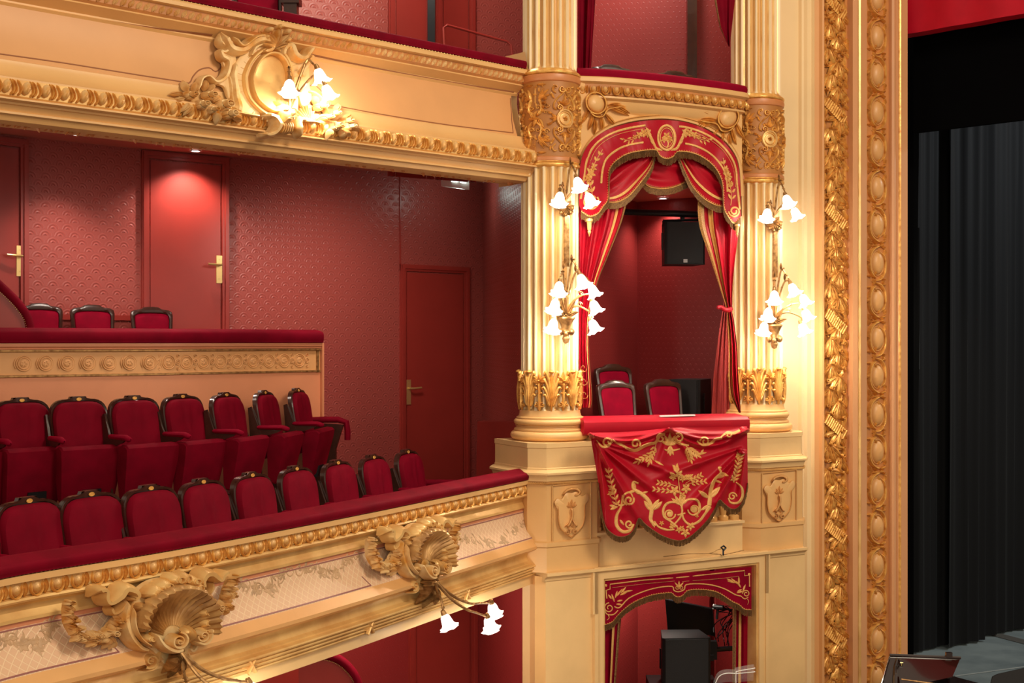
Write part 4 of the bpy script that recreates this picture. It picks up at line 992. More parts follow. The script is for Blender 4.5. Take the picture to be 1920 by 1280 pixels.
# ================================================================== DRAPERY OF THE STAGE BOX
PV = Plane((0.60, 9.96), (0.887, 0.462))      # valance plane, a little proud of the arch
def chart(P, disp=lambda x, y: 0): return lambda x, y, h: P.px(x, y, h+disp(x, y))
vo = spl([(1086, 384), (1086, 350), (1088, 310), (1096, 283), (1112, 261), (1140, 243), (1175, 232), (1212, 226), (1250, 225), (1284, 229), (1318, 240), (1347, 257), (1369, 279), (1383, 305), (1388, 345), (1389, 380), (1389, 405)], 4)
vi = spl([(1090, 397), (1106, 406), (1122, 400), (1132, 386), (1141, 372), (1142, 327), (1147, 311), (1160, 298), (1178, 288), (1202, 283), (1230, 281), (1236, 291), (1250, 298), (1264, 293), (1271, 284), (1296, 286), (1318, 295), (1338, 311), (1350, 330), (1355, 350), (1357, 388), (1364, 404), (1377, 420), (1388, 408)], 3)
def resamp(p, n):
    s = [0]
    for a, b in zip(p, p[1:]): s.append(s[-1]+math.dist(a, b))
    o = []; j = 0
    for i in range(n+1):
        t = s[-1]*i/n
        while j < len(s)-2 and s[j+1] < t: j += 1
        q = (t-s[j])/max(1e-9, s[j+1]-s[j]); o.append(tuple(a+(b-a)*q for a, b in zip(p[j], p[j+1])))
    return o
# match by arc index with key correspondences
def corr(po, pi_, keys, n):
    po = resamp(po, 400); pi_ = resamp(pi_, 400); out = []
    for i in range(n+1):
        t = i/n; a = interp([(k[0], k[1]) for k in keys], t); b = interp([(k[0], k[2]) for k in keys], t)
        out.append((po[min(400, int(a*400+.5))], pi_[min(400, int(b*400+.5))]))
    return out
pairs = corr(vo, vi, [(0, 0, 0), (.25, .25, .27), (.5, .5, .5), (.75, .75, .75), (1, 1, 1)], 90)
wv = lambda x, y: .012*math.sin(x*.11+y*.05)+.006*math.sin(x*.31-y*.12)
mv = chart(PV, wv)
va = empty('valance', PV.px(1240, 230), label='arched scarlet valance with gold embroidery and fringe over the stage box', cat='valance')
mb = MB(); mb.grid([[mv(a[0]+(b[0]-a[0])*t, a[1]+(b[1]-a[1])*t, .0) for t in (0, .2, .4, .6, .8, 1)] for a, b in pairs]); mb.build('velvet_panel', 'cloth', va)
def fringe(P_m, pts, length, name, par, step=1.0, r=.0035, h=.004, m='fringe'):      # twisted cords hanging straight down, too fine to pick apart
    mb = MB(); L_ = sum(math.dist(a, b) for a, b in zip(pts, pts[1:])); n = int(L_/step/1.6); p = resamp(pts, n); rnd = random.Random(n)
    for i, (x, y) in enumerate(p):
        l = length*rnd.uniform(.9, 1.05); dx = rnd.uniform(-.7, .7); w = .9
        mb.grid([[P_m(x-w, y, h), P_m(x, y, h+.012), P_m(x+w, y, h)], [P_m(x-w+dx, y+l, h), P_m(x+dx, y+l, h+.010), P_m(x+w+dx, y+l, h)]])
    return tag(mb.build(name, m, par), kind='stuff')
def braid(P_m, pts, name, par, w=3.0, h=.004):
    mb = MB(); ribbon(mb, P_m, pts, w, h+.004, smooth=1)
    p = resamp(pts, int(sum(math.dist(a, b) for a, b in zip(pts, pts[1:]))/4.5)); c = (sum(q[0] for q in p)/len(p), sum(q[1] for q in p)/len(p))
    for i in range(len(p)-1):
        a, b = p[i], p[i+1]; dx, dy = b[0]-a[0], b[1]-a[1]; l = math.hypot(dx, dy) or 1; nx, ny = dy/l, -dx/l
        if ny > 0 and abs(dx) > abs(dy)*.6: nx, ny = -nx, -ny
        leaf(mb, P_m, a[0], a[1], math.atan2(ny, nx), w*1.3, 1.2, h+.004)
    return mb.build(name, 'embroid', par)
vin = [b for a, b in pairs]
fringe(mv, vin, 13, 'bullion_fringe', va); braid(mv, [(x, y) for x, y in vin], 'gold_braid', va, 2.6)
mid = lambda t: [(a[0]+(b[0]-a[0])*t, a[1]+(b[1]-a[1])*t) for a, b in pairs]
mb = MB(); o1 = mid(.16); 
ribbon(mb, mv, resamp([q for q in o1[3:40]], 40), 4.2, .006, smooth=1); ribbon(mb, mv, resamp(o1[50:88], 40), 4.2, .006, smooth=1)
o2 = mid(.72); ribbon(mb, mv, resamp(o2[14:38], 30), 4.0, .006, smooth=1); ribbon(mb, mv, resamp(o2[53:78], 30), 4.0, .006, smooth=1)
o3 = mid(.27); ribbon(mb, mv, resamp(o3[12:39], 30), 1.0, .005, smooth=1); ribbon(mb, mv, resamp(o3[51:80], 30), 1.0, .005, smooth=1)
for x, y, s in ((1108, 378, 1), (1377, 396, -1)): ribbon(mb, mv, spiral(x, y, 15 if s > 0 else 11, 1.0 if s > 0 else 1.6, -pi*.2 if s > 0 else pi, s, .75 if s > 0 else .3), 3.6, .006, smooth=1)
ring(mb, mv, 1250, 258, 16, 23, 2.4, .008); ring(mb, mv, 1250, 258, 12, 18, .8, .006)
flower(mb, mv, 1250, 255, 8, .008); flower(mb, mv, 1245, 262, 6, .008); flower(mb, mv, 1256, 262, 6, .008); bead(mb, mv, [(1251, 262), (1253, 270), (1250, 278)], 1.6, .007, 3)
for s in (-1, 1):
    bead(mb, mv, [(1250+s*8, 282), (1250+s*20, 277), (1250+s*27, 262), (1250+s*34, 250), (1250+s*30, 243)], 2.4, .007, 3)
    for i in range(5): leaf(mb, mv, 1250+s*(22+2.2*i), 272-6*i, (0 if s > 0 else pi)-s*.8, 13, 2.6, .007)
    for x, y, r in ((43, 249, 8), (52, 253, 7), (36, 252, 6), (60, 257, 5)): flower(mb, mv, 1250+s*x, y, r, .008)
    for x, y, a in ((66, 258, .3), (74, 262, .6), (70, 264, 1.2), (80, 262, -.3), (62, 262, 1.0)): leaf(mb, mv, 1250+s*x, y, (a if s > 0 else pi-a), 9, 2, .006)
    ribbon(mb, mv, [(1250+s*56, 259), (1250+s*74, 263), (1250+s*82, 259)], 1.0, .005)
def spray(pts, n, side):        # leafy stem
    p = resamp(spl(pts, 5), n); ribbon(mb, mv, p, 1.4, .006, smooth=1)
    for i in range(1, n):
        a = math.atan2(p[i][1]-p[i-1][1], p[i][0]-p[i-1][0])
        for s in (-1, 1): leaf(mb, mv, p[i][0], p[i][1], a+s*.65, 13-5*i/n, 2.8, .007)
spray([(1112, 372), (1108, 350), (1104, 330), (1112, 312), (1119, 298), (1130, 280)], 8, 1)
for x, y, r in ((1108, 326, 9), (1102, 336, 7), (1112, 316, 7)): flower(mb, mv, x, y, r, .009)
spray([(1370, 385), (1372, 365), (1368, 345), (1362, 325), (1357, 308), (1356, 296)], 8, 1)
for x, y, r in ((1366, 330, 7), (1369, 344, 6), (1362, 320, 6)): flower(mb, mv, x, y, r, .009)
mb.build('embroidery', 'embroid', va)
def tassel(x, y, s):
    p = PV.px(x, y, .02); k = s*11/F*10.2/ .045; c = p; mb = MB()
    mb.lathe(c, [(r*k, z*k) for r, z in [(.012, .03), (.034, .025), (.036, .0), (.030, -.004), (.026, -.012), (.019, -.085), (.013, -.09), (.018, -.10), (.016, -.115), (.008, -.125), (.003, -.15)]], 14)
    return mb.build('tassel_finial', 'giltlt', va)
tassel(1105, 415, .75); tassel(1382, 424, .6)
# ---- generic hanging curtain between two pixel edges on a plane with folds
def sheet(name, P, le, ri, y0, y1, folds, depth, mt, par, off=0, n=40, k=34, phase=0, ex=1.0):
    mb = MB(); rows = []
    def disp(u, t): return off+depth*(.6*math.sin(u*folds*2*pi+phase+t*.8)+.4*math.sin(u*folds*3.7*pi+phase*2+1-t*.5))
    for i in range(k+1):
        t = i/k; y = y0+(y1-y0)*t; a = interp(le, y); b = interp(ri, y)
        rows.append([P.px(a+(b-a)*j/n, y, disp(j/n, t)) for j in range(n+1)])
    mb.grid(rows); o = mb.build(name, mt, par)
    def m(u, y, h): a = interp(le, y); b = interp(ri, y); return P.px(a+(b-a)*u, y, h+disp(u, (y-y0)/(y1-y0)))
    return o, m
PCu = Plane((0.62, 10.05), (0.887, 0.462))
cl = empty('drawn_curtain', PCu.px(1095, 770), label='left scarlet curtain of the stage box, falling beside the left column', cat='curtain')
le = [(380, 1086), (780, 1086)]
ri = spl([(376, 1176), (420, 1164), (480, 1140), (530, 1120), (590, 1106), (650, 1104), (700, 1107), (745, 1110), (762, 1108)], 4)
o, mc = sheet('curtain_cloth', PCu, le, ri, 376, 764, 3.5, .03, 'cloth', cl)
fr_ = lambda f, ys: [(f(y), y) for y in ys]
ys = [376+388*i/60 for i in range(61)]
mb = MB(); mb.grid([[mc(u, y, .008) for u in (.80, .83, .86)] for y in ys]); 
for q in (690, 715, 740): ribbon(mb, lambda x, y, h: mc((x-1086)/26, y, h+.01), spiral(1096, q, 8, 1, 0, 1, .4), 1.6, .004)
mb.build('gold_band', 'embroid', cl)
mb = MB(); mb.grid([[mc(u, y, .01+.008*(k == 1)) for k, u in enumerate((.965, .985, 1.005))] for y in ys]); mb.build('fringed_edge', mat('gold_fringe_edge', srgb(186, 132, 62), .5, .2, noise=.5, nscale=160, dirt=srgb(110, 70, 34)), cl)
cr = empty('drawn_curtain', PCu.px(1375, 770), label='right scarlet curtain of the stage box, tied back against the right column', cat='curtain')
le = spl([(372, 1313), (400, 1313), (430, 1317), (480, 1333), (530, 1348), (570, 1360), (582, 1363), (600, 1364), (650, 1367), (700, 1367), (740, 1370), (774, 1386)], 4)
ri = spl([(400, 1388), (430, 1386), (480, 1379), (530, 1374), (570, 1373), (582, 1372), (600, 1376), (650, 1382), (700, 1384), (740, 1387), (774, 1389)], 4)
o, mc2 = sheet('curtain_cloth', PCu, le, ri, 372, 774, 2.6, .03, 'cloth', cr, phase=1)
ys = [372+402*i/60 for i in range(61)]
mb = MB(); mb.grid([[mc2(u, y, .01) for u in (.20, .26, .32)] for y in ys]); mb.build('gold_band', 'embroid', cr)
mb = MB(); mb.grid([[mc2(u, y, .012+.008*(k == 1)) for k, u in enumerate((-.06, .02, .10))] for y in ys]); mb.build('fringed_edge', bpy.data.materials['gold_fringe_edge'], cr)
mb = MB(); f = chart(PCu); bead(mb, f, [(1343, 577), (1352, 576), (1362, 581), (1374, 578)], [3.5, 4.5, 5.5], .05, 6); mb.build('tieback', 'cloth', cr)
bk = empty('rear_curtain', PCu.px(1352, 775, -.25), label='faded thin red curtain hanging behind the tied-back right curtain', cat='curtain')
le = [(560, 1358), (620, 1348), (700, 1338), (776, 1334)]; ri = [(560, 1366), (640, 1366), (776, 1368)]
sheet('curtain_cloth', PCu, le, ri, 560, 776, 3, .02, mat('faded_red_cloth', srgb(168, 58, 56), .8), bk, off=-.22)
# ---- swags
def swag(name, label, P, top, bot, folds, depth, off, lowfringe=True, band=True, fr0=0, fr1=1, nb=.80):
    r = empty(name, P.px(*top[len(top)//2]), label=label, cat='swag'); n = 40
    A = resamp(spl(top, 6), n); B = resamp(spl(bot, 6), n)
    def m(u, t, h):
        i = min(n-1, int(u*n)); q = u*n-i
        a = [A[i][k]+(A[i+1][k]-A[i][k])*q for k in (0, 1)]; b = [B[i][k]+(B[i+1][k]-B[i][k])*q for k in (0, 1)]
        s = math.sin(pi*u); w = depth*(math.sin(t*folds*2*pi+u*2.0)*.6+.4*math.sin(t*folds*3.3*pi-u*3))*(1-.5*t)+.05*s*t
        return P.px(a[0]+(b[0]-a[0])*t, a[1]+(b[1]-a[1])*t, off+w+h)
    mb = MB(); mb.grid([[m(i/n, j/24, 0) for j in range(25)] for i in range(n+1)]); mb.build('swag_cloth', 'cloth', r)
    if band: mb = MB(); mb.grid([[m(fr0+(fr1-fr0)*i/n, t, .008) for t in (nb-.03, nb, nb+.03)] for i in range(n+1)]); mb.build('gold_band', 'embroid', r)
    mb = MB(); mb.grid([[m(fr0+(fr1-fr0)*i/n, t, .010+.006*(k == 1)) for k, t in enumerate((.97, .985, 1.0))] for i in range(n+1)])
    mm = lambda x, y, h: P.px(x, y, off+h)
    for i in range(0, n): leaf(mb, lambda x, y, h: m(x, y, h), fr0+(fr1-fr0)*i/n, .97, -pi/2, .035, .008, .008)
    mb.build('gold_braid', 'embroid', r)
    mb = MB(); rnd = random.Random(9)
    for i in range(int(n*2.6)):
        u = fr0+(fr1-fr0)*i/(n*2.6); c = m(u, 1, .004); e = CZ; l = 11.5*c.y/F*rnd.uniform(.9, 1.05); w = V((P.d.x, P.d.y, 0))*.0055; d = V((0, 0, -l))+w*rnd.uniform(-.5, .5); g = P.n3*.01
        mb.grid([[c-w, c+g, c+w], [c-w+d, c+g+d, c+w+d]])
    tag(mb.build('bullion_fringe', 'fringe', r), kind='stuff'); return r
swag('centre_swag', 'middle scarlet swag below the valance medallion, above the box downlight', PCu, [(1210, 280), (1240, 278), (1284, 282)], [(1206, 339), (1215, 350), (1240, 355), (1266, 351), (1290, 340)], 2.2, .03, -.04, band=False)
swag('side_swag', 'left scarlet swag looped from the arch top to the left column', PCu, [(1224, 270), (1185, 280), (1150, 292), (1120, 330)], [(1228, 290), (1219, 318), (1200, 345), (1180, 368), (1160, 379), (1140, 380), (1128, 372)], 2.2, .035, .0, nb=.86)
swag('side_swag', 'right scarlet swag looped from the arch top to the right column', PCu, [(1276, 270), (1310, 280), (1345, 296), (1375, 330)], [(1270, 285), (1283, 320), (1298, 350), (1318, 372), (1338, 384), (1356, 388), (1372, 386)], 2.2, .035, .0, nb=.80)
# ---- box rail cushion and the big embroidered drape
PQ = Plane(W(1093, 640, 9.80).xy, (0.96, 0.281))
rc = empty('box_rail_cushion', PQ.px(1248, 795), label='scarlet upholstered rail cushion of the stage box, above the embroidered drape', cat='cushion')
QS = Surf([PQ.at(PQ.a(1093)+(PQ.a(1403)-PQ.a(1093))*i/12, 0).xy for i in range(13)])
mb = MB(); QS.sweep(mb, [(-.26, -.72), (0, -.72), (.02, -.705), (.03, -.66), (.025, -.62), (.0, -.60), (-.24, -.585), (-.26, -.6)], None, None, 24, close=True); mb.build('cushion_top', 'cloth', rc)
mb = MB()
for a in (0, QS.L):
    for q in range(7): dome(mb, QS.m, a+(-.004 if a == 0 else .004), -.705+.016*q, .012, .01, .018, 0, 8, 3, .0)
mb.build('gathered_end', 'cloth', rc)
bot = [(1122, 905), (1127, 950), (1135, 985), (1148, 1000), (1162, 1006), (1178, 1003), (1190, 990), (1198, 971), (1212, 984), (1240, 1003), (1270, 1013), (1290, 1008), (1308, 994), (1327, 974), (1340, 954), (1349, 937), (1358, 944), (1370, 953), (1381, 953), (1391, 942), (1398, 925), (1402, 905)]
top = [(1106, 811), (1160, 810), (1210, 807), (1254, 802), (1310, 801), (1360, 800), (1401, 799)]
NB = 170; A = resamp(spl(top, 8), NB); B = resamp(spl(bot, 6), NB)
def gss(d, s): return math.exp(-(d/s)**2)
def fold(u, t, x, y):
    d = .05+.06*math.sin(pi*u)*t
    # swag lines hanging between the end knots and the centre nail
    for xa, xb, ya, yb in ((1112, 1254, 815, 803), (1254, 1396, 803, 808)):
        if xa-8 <= x <= xb+8:
            q = (x-xa)/(xb-xa); base = ya+(yb-ya)*q
            for k, (sag, hh) in enumerate(((8, .03), (17, .045), (30, .03))):
                yy = base+sag*4*q*(1-q); d += 1.5*hh*gss(y-yy, 4.6)
    # long pulls from the knots and nail
    for xa, ya, xb, yb, hh in ((1120, 835, 1196, 968, .055), (1122, 830, 1165, 960, .035), (1118, 830, 1240, 930, .03), (1392, 843, 1290, 950, .035), (1394, 850, 1345, 940, .05), (1256, 806, 1235, 880, .02), (1256, 806, 1310, 870, .025), (1120, 832, 1300, 900, .025), (1390, 840, 1220, 900, .025), (1398, 850, 1385, 950, .04), (1124, 850, 1140, 985, .04)):
        dx, dy = xb-xa, yb-ya; l2 = dx*dx+dy*dy; q = max(0, min(1, ((x-xa)*dx+(y-ya)*dy)/l2)); px_, py_ = xa+q*dx, ya+q*dy
        d += 1.6*hh*gss(math.hypot(x-px_, y-py_), 3+6*q)*(.3+.7*math.sin(pi*min(1, q*.85+.1)))
    return d
PD = Plane(W(1093, 640, 9.60).xy, (0.94, 0.34))
def md(x, y, h):
    t = max(0, min(1, (y-805)/180)); u = (x-1110)/290
    return PD.px(x, y, fold(u, t, x, y)+h)
dr = empty('embroidered_drape', PD.px(1254, 803), label='large scalloped red drape with gold embroidery hung over the stage box parapet', cat='drape')
mb = MB(); mb.grid([[md(A[i][0]+(B[i][0]-A[i][0])*j/150, A[i][1]+(B[i][1]-A[i][1])*j/150, 0) for j in range(151)] for i in range(NB+1)]); mb.build('drape_cloth', 'cloth', dr)
Bs = resamp(spl(bot, 6), 160)
fringe(md, [q for q in Bs if q[1] > 880], 11, 'bullion_fringe', dr)
mb = MB(); ribbon(mb, md, [q for q in Bs], 1.6, .006, smooth=1); mb.build('gold_cord', 'fringe', dr)
mb = MB()
for x, y in ((1112, 817), (1396, 806), (1391, 845)):
    for q in range(6): dome(mb, md, x+5*math.cos(q), y+3*math.sin(q*1.7), 5, 4, .04, 0, 10, 3)
dome(mb, md, 1254, 803, 2.5, 2.5, .06, 0, 8, 3); mb.build('gathered_knot', 'cloth', dr)
mb = MB(); Z = 3.692; e = lambda x, y: (1040+x/Z, 760+y/Z)
def rb(pts, w, sm=6): ribbon(mb, md, [e(*p) for p in pts], [q/Z for q in w] if isinstance(w, list) else w/Z, .006, smooth=sm)
def lf(x, y, a, l, w): leaf(mb, md, *e(x, y), a, l/Z, w/Z, .007)
def fl_(x, y, r): flower(mb, md, *e(x, y), r/Z, .008)
def sp(x, y, r, turns, a0, s, w): ribbon(mb, md, spiral(*e(x, y), r/Z, turns, a0, s, .25), w/Z, .007, smooth=1)
# top border scrolls
rb([(290, 240), (330, 285), (370, 280), (395, 250)], [6, 16, 18, 14]); sp(362, 258, 36, 1.2, 0, -1, 14)
rb([(400, 235), (430, 260), (470, 275), (510, 300), (560, 310), (620, 280), (660, 265), (700, 255), (730, 205), (765, 200)], [10, 18, 24, 20, 18]); sp(560, 265, 34, 1.2, .5, -1, 14); sp(735, 228, 34, 1.1, -1, -1, 14)
sp(858, 225, 34, 1.2, pi+1, 1, 14); rb([(830, 215), (850, 255), (890, 270), (930, 275)], [10, 18, 12]); sp(1040, 248, 34, 1.2, pi, 1, 13); rb([(985, 245), (1030, 275), (1090, 255), (1110, 235), (1160, 225)], [12, 20, 16])
sp(1205, 205, 28, 1.1, pi, 1, 12); rb([(1150, 220), (1190, 190), (1240, 190), (1285, 170)], [10, 22, 16])
# centre palmette
for a, l in ((-pi/2, 90), (-pi/2-.5, 80), (-pi/2+.5, 80), (-pi/2-1.1, 70), (-pi/2+1.1, 70)): lf(798, 275, a, l, 15)
rb([(760, 305), (785, 310), (800, 290), (820, 310), (868, 300)], [8, 16, 22, 16, 8]); lf(800, 290, pi/2, 60, 16); lf(800, 290, pi/2+.4, 50, 10); lf(800, 290, pi/2-.4, 60, 12)
for (x0, y0, x1, y1) in ((705, 250, 655, 390), (705, 320, 575, 385), (905, 280, 985, 340), (905, 270, 940, 370)):
    rb([(x0, y0), ((x0+x1)/2+8, (y0+y1)/2), (x1, y1)], 6)
    a = math.atan2(y1-y0, x1-x0)
    for k in range(4):
        q = .25+.2*k; x, y = x0+(x1-x0)*q, y0+(y1-y0)*q
        for s in (-1, 1): lf(x, y, a+s*.6, 42, 9)
    lf(x1, y1, a, 40, 9)
lf(690, 380, .5, 75, 9); lf(980, 340, -.2, 75, 10); lf(1010, 335, -1, 40, 9)
# bouquet
for x, y, r in ((860, 480, 34), (830, 590, 36), (910, 575, 34), (885, 620, 24), (820, 500, 22), (885, 510, 22)): fl_(x, y, r)
rb([(878, 700), (872, 640), (862, 560), (850, 470), (842, 430)], 7)
for x0, y0, x1, y1 in ((850, 600, 690, 580), (900, 550, 1040, 525), (855, 480, 838, 425), (870, 500, 940, 495), (845, 490, 815, 485), (850, 560, 720, 535), (905, 540, 1010, 485)):
    a = math.atan2(y1-y0, x1-x0); rb([(x0, y0), ((x0+x1)/2, (y0+y1)/2-6), (x1, y1)], 5)
    for k in range(4):
        q = .35+.2*k; x, y = x0+(x1-x0)*q, y0+(y1-y0)*q
        for s in (-1, 1): lf(x, y, a+s*.7, 32, 8)
for a in (-pi/2-.5, -pi/2, -pi/2+.5, -pi/2-.9, -pi/2+.9): lf(870, 690, a, 80, 13)
# lyre scrolls
sp(795, 750, 42, 1.4, 0, 1, 12); sp(965, 720, 44, 1.4, pi, -1, 12)
dome(mb, md, *e(797, 752), 22/Z, 22/Z, .008); dome(mb, md, *e(965, 718), 24/Z, 26/Z, .008)
rb([(878, 700), (860, 680), (820, 668), (775, 680), (752, 720), (758, 770), (800, 800), (850, 840)], [10, 16, 18, 16, 14]); rb([(880, 700), (895, 665), (940, 648), (985, 655), (1003, 690), (1000, 735), (960, 760)], [10, 16, 18, 14])
rb([(878, 700), (882, 735), (865, 780), (820, 830), (800, 850)], [16, 14, 10]); rb([(880, 735), (895, 790), (940, 825), (1000, 800), (1040, 750), (1080, 700)], [14, 16, 18, 16])
rb([(690, 800), (720, 840), (780, 860), (830, 858)], [10, 16, 12]); rb([(850, 758), (905, 745)], 12)
for x, y, r in ((815, 835, 24), (860, 860, 24), (905, 880, 32), (940, 835, 30), (880, 850, 20), (740, 815, 18), (985, 765, 14)): fl_(x, y, r)
# side acanthus
def acan(pts, w, lv):
    rb(pts, w)
    for x, y, a, l in lv: lf(x, y, a, l, l*.2)
acan([(580, 540), (545, 530), (545, 575), (600, 610), (650, 660), (670, 720), (665, 790), (700, 830)], [12, 18, 24, 28, 30, 26, 16], [(560, 590, 2.9, 60), (600, 610, -.3, 50), (560, 600, .3, 60), (670, 730, -1, 100), (670, 730, -2.2, 90), (690, 720, -.8, 80), (670, 790, 1.2, 60), (560, 580, -1.9, 60)])
acan([(1155, 430), (1135, 430), (1150, 465), (1110, 510), (1085, 570), (1075, 640), (1070, 690)], [12, 14, 18, 26, 28, 30], [(1150, 465, .4, 60), (1110, 520, .3, 50), (1070, 640, -.8, 110), (1065, 640, -2.5, 90), (1120, 500, -.3, 70), (1070, 690, 2.6, 70), (1080, 690, 2.2, 70)])
sp(515, 655, 36, 1.3, -.5, 1, 14); rb([(545, 640), (520, 600), (480, 620), (475, 660), (500, 690)], [8, 14, 14, 10])
sp(515, 820, 32, 1.3, 0, 1, 14); rb([(470, 620), (460, 700), (430, 760), (430, 830), (470, 872), (520, 865), (545, 820)], [10, 16, 24, 24, 22, 14]); acan([(440, 690), (470, 690), (500, 670)], 14, [(450, 790, .9, 50), (380, 690, .3, 60), (385, 720, -.4, 60)])
sp(1230, 630, 30, 1.3, 0, -1, 12); rb([(1255, 530), (1295, 570), (1300, 630), (1270, 672), (1220, 672), (1200, 640)], [8, 18, 20, 16, 10])
for pts in ([(375, 430), (370, 460), (390, 520), (400, 580), (420, 640), (430, 690)], [(1290, 330), (1270, 400), (1265, 460), (1240, 520)]):
    p = resamp(spl(pts, 4), 7); rb(p, 5, 1)
    for i in range(1, 8):
        a = math.atan2(p[i][1]-p[i-1][1], p[i][0]-p[i-1][0])
        for s in (-1, 1): lf(p[i][0], p[i][1], a+pi+s*.7, 44, 9)
for x, y, r in ((400, 575, 26), (385, 610, 20), (1270, 350, 20), (1240, 510, 24)): fl_(x, y, r)
mb.build('embroidery', 'embroid', dr)
# ================================================================== LOWER BOX VALANCE AND CURTAINS
PL_ = Plane((0.60, 9.80), AD)
lv = empty('valance', PL_.px(1270, 1085), label='flat red valance with gold scroll corners and fringe over the lower box opening', cat='valance')
vt = [(1131, 1089), (1200, 1082), (1270, 1076), (1340, 1069), (1409, 1062)]
vb = spl([(1131, 1172), (1148, 1166), (1160, 1152), (1185, 1131), (1220, 1116), (1257, 1111), (1264, 1116), (1271, 1119), (1281, 1116), (1290, 1107), (1315, 1105), (1345, 1110), (1372, 1127), (1385, 1133), (1396, 1142), (1409, 1143)], 5)
T = resamp(vt, 80); Bv = [(x, interp([(p[0], p[1]) for p in vb], x)) for x, _ in T]; ml = chart(PL_, lambda x, y: .004*math.sin(x*.2))
mb = MB(); mb.grid([[ml(T[i][0], T[i][1]+(Bv[i][1]-T[i][1])*j/8, 0) for j in range(9)] for i in range(81)]); mb.build('velvet_panel', 'velvet', lv)
fringe(ml, Bv, 12, 'bullion_fringe', lv); braid(ml, Bv, 'gold_braid', lv, 1.6)
mb = MB(); Z = 5.647; e = lambda x, y: (1120+x/Z, 1080+y/Z); md_ = md; md = ml
rb([(100, 235), (92, 150), (135, 135), (135, 85), (500, 40), (900, 10), (1560, -60), (1560, -5), (1610, -10), (1612, 110)], 14, 1)
rb([(180, 320), (215, 335), (250, 320), (330, 235), (480, 165), (640, 120), (790, 108), (810, 150), (860, 165), (920, 140), (940, 90), (1080, 80), (1220, 95), (1350, 135), (1460, 195), (1520, 210)], 14, 3)
rb([(160, 120), (500, 80), (820, 50)], 4, 1); rb([(900, 55), (1300, 25), (1500, 0)], 4, 1)
sp(125, 335, 55, 1.4, -pi/2, -1, 13); rb([(75, 340), (100, 400), (170, 405), (220, 360)], [10, 14, 12]); rb([(110, 400), (125, 440), (100, 465)], [12, 9, 5])
sp(1575, 185, 40, 1.4, pi, 1, 12); rb([(1520, 210), (1560, 240), (1600, 220)], [10, 13, 10]); rb([(1590, 240), (1600, 270), (1590, 300)], [10, 7, 4])
for x, y, a, l in ((180, 270, -1.9, 90), (190, 230, -1.3, 80), (200, 215, -.9, 110), (210, 265, -.2, 60), (200, 295, .1, 70), (240, 200, -.4, 90), (250, 180, -.9, 90), (270, 170, -.2, 110), (150, 240, -2.2, 60)): lf(x, y, a, l, 12)
for x, y, a, l in ((1540, 160, -1.2, 80), (1520, 120, -2.2, 90), (1500, 90, -1.6, 90), (1480, 80, -2.4, 90), (1460, 70, -2.9, 90), (1530, 140, 2.7, 60), (1540, 160, 2.9, 70), (1440, 60, -2.7, 80)): lf(x, y, a, l, 12)
for x, y, a in ((865, 120, -pi/2), (865, 120, -pi/2-.7), (865, 120, -pi/2+.7)): lf(x, y, a, 75, 11)
sp(845, 120, 22, 1.2, 0, 1, 8); sp(890, 120, 22, 1.2, pi, -1, 8); dome(mb, md, *e(90, 98), 2.6, 2.6, .007); dome(mb, md, *e(1608, -20), 2.6, 2.6, .007)
mb.build('embroidery', 'embroid', lv); md = md_
PL2 = Plane((0.63, 9.92), AD)
for nm, le, ri, ub_, lab in (('l', [(1150, 1131), (1290, 1131)], [(1150, 1164), (1200, 1160), (1290, 1153)], (.62, .97), 'narrow left red curtain of the lower box with a gold band'), ('r', [(1130, 1377), (1290, 1375)], [(1130, 1410), (1290, 1410)], (.33, .05), 'narrow right red curtain of the lower box behind the clear plastic hoods')):
    r = empty('drawn_curtain', PL2.px(le[0][1]+5, 1280), label=lab, cat='curtain'); o, mm = sheet('curtain_cloth', PL2, le, ri, 1120, 1300, 2, .018, 'velvet', r)
    ys = [1120+180*i/20 for i in range(21)]; mb = MB(); mb.grid([[mm(u, y, .008) for u in (ub_[0]-.07, ub_[0], ub_[0]+.07)] for y in ys]); mb.build('gold_band', 'embroid', r)
    mb = MB(); mb.grid([[mm(u, y, .012) for u in (ub_[1]-.09, ub_[1], ub_[1]+.07)] for y in ys]); mb.build('fringed_edge', 'fringe', r)
# upper box dark curtains
PU = Plane((0.62, 10.15), (0.887, 0.462))
r = empty('drawn_curtain', PU.px(1100, 130), label='dark crimson curtain of the upper box against the left column', cat='curtain'); sheet('curtain_cloth', PU, [(-200, 1084), (132, 1084)], [(-200, 1128), (0, 1116), (132, 1108)], -120, 133, 2, .03, 'velvetd', r)
r = empty('drawn_curtain', PU.px(1366, 60), label='corner of the crimson curtain of the upper box against the right column', cat='curtain'); o, mm = sheet('curtain_cloth', PU, [(-200, 1320), (0, 1341), (50, 1350), (90, 1367)], [(-200, 1400), (90, 1368)], -120, 88, 1.5, .02, 'velvetd', r)
mb = MB(); mb.grid([[mm(u, y, .01) for u in (-.05, .0, .06)] for y in range(-100, 85, 8)]); mb.build('fringed_edge', 'fringe', r)
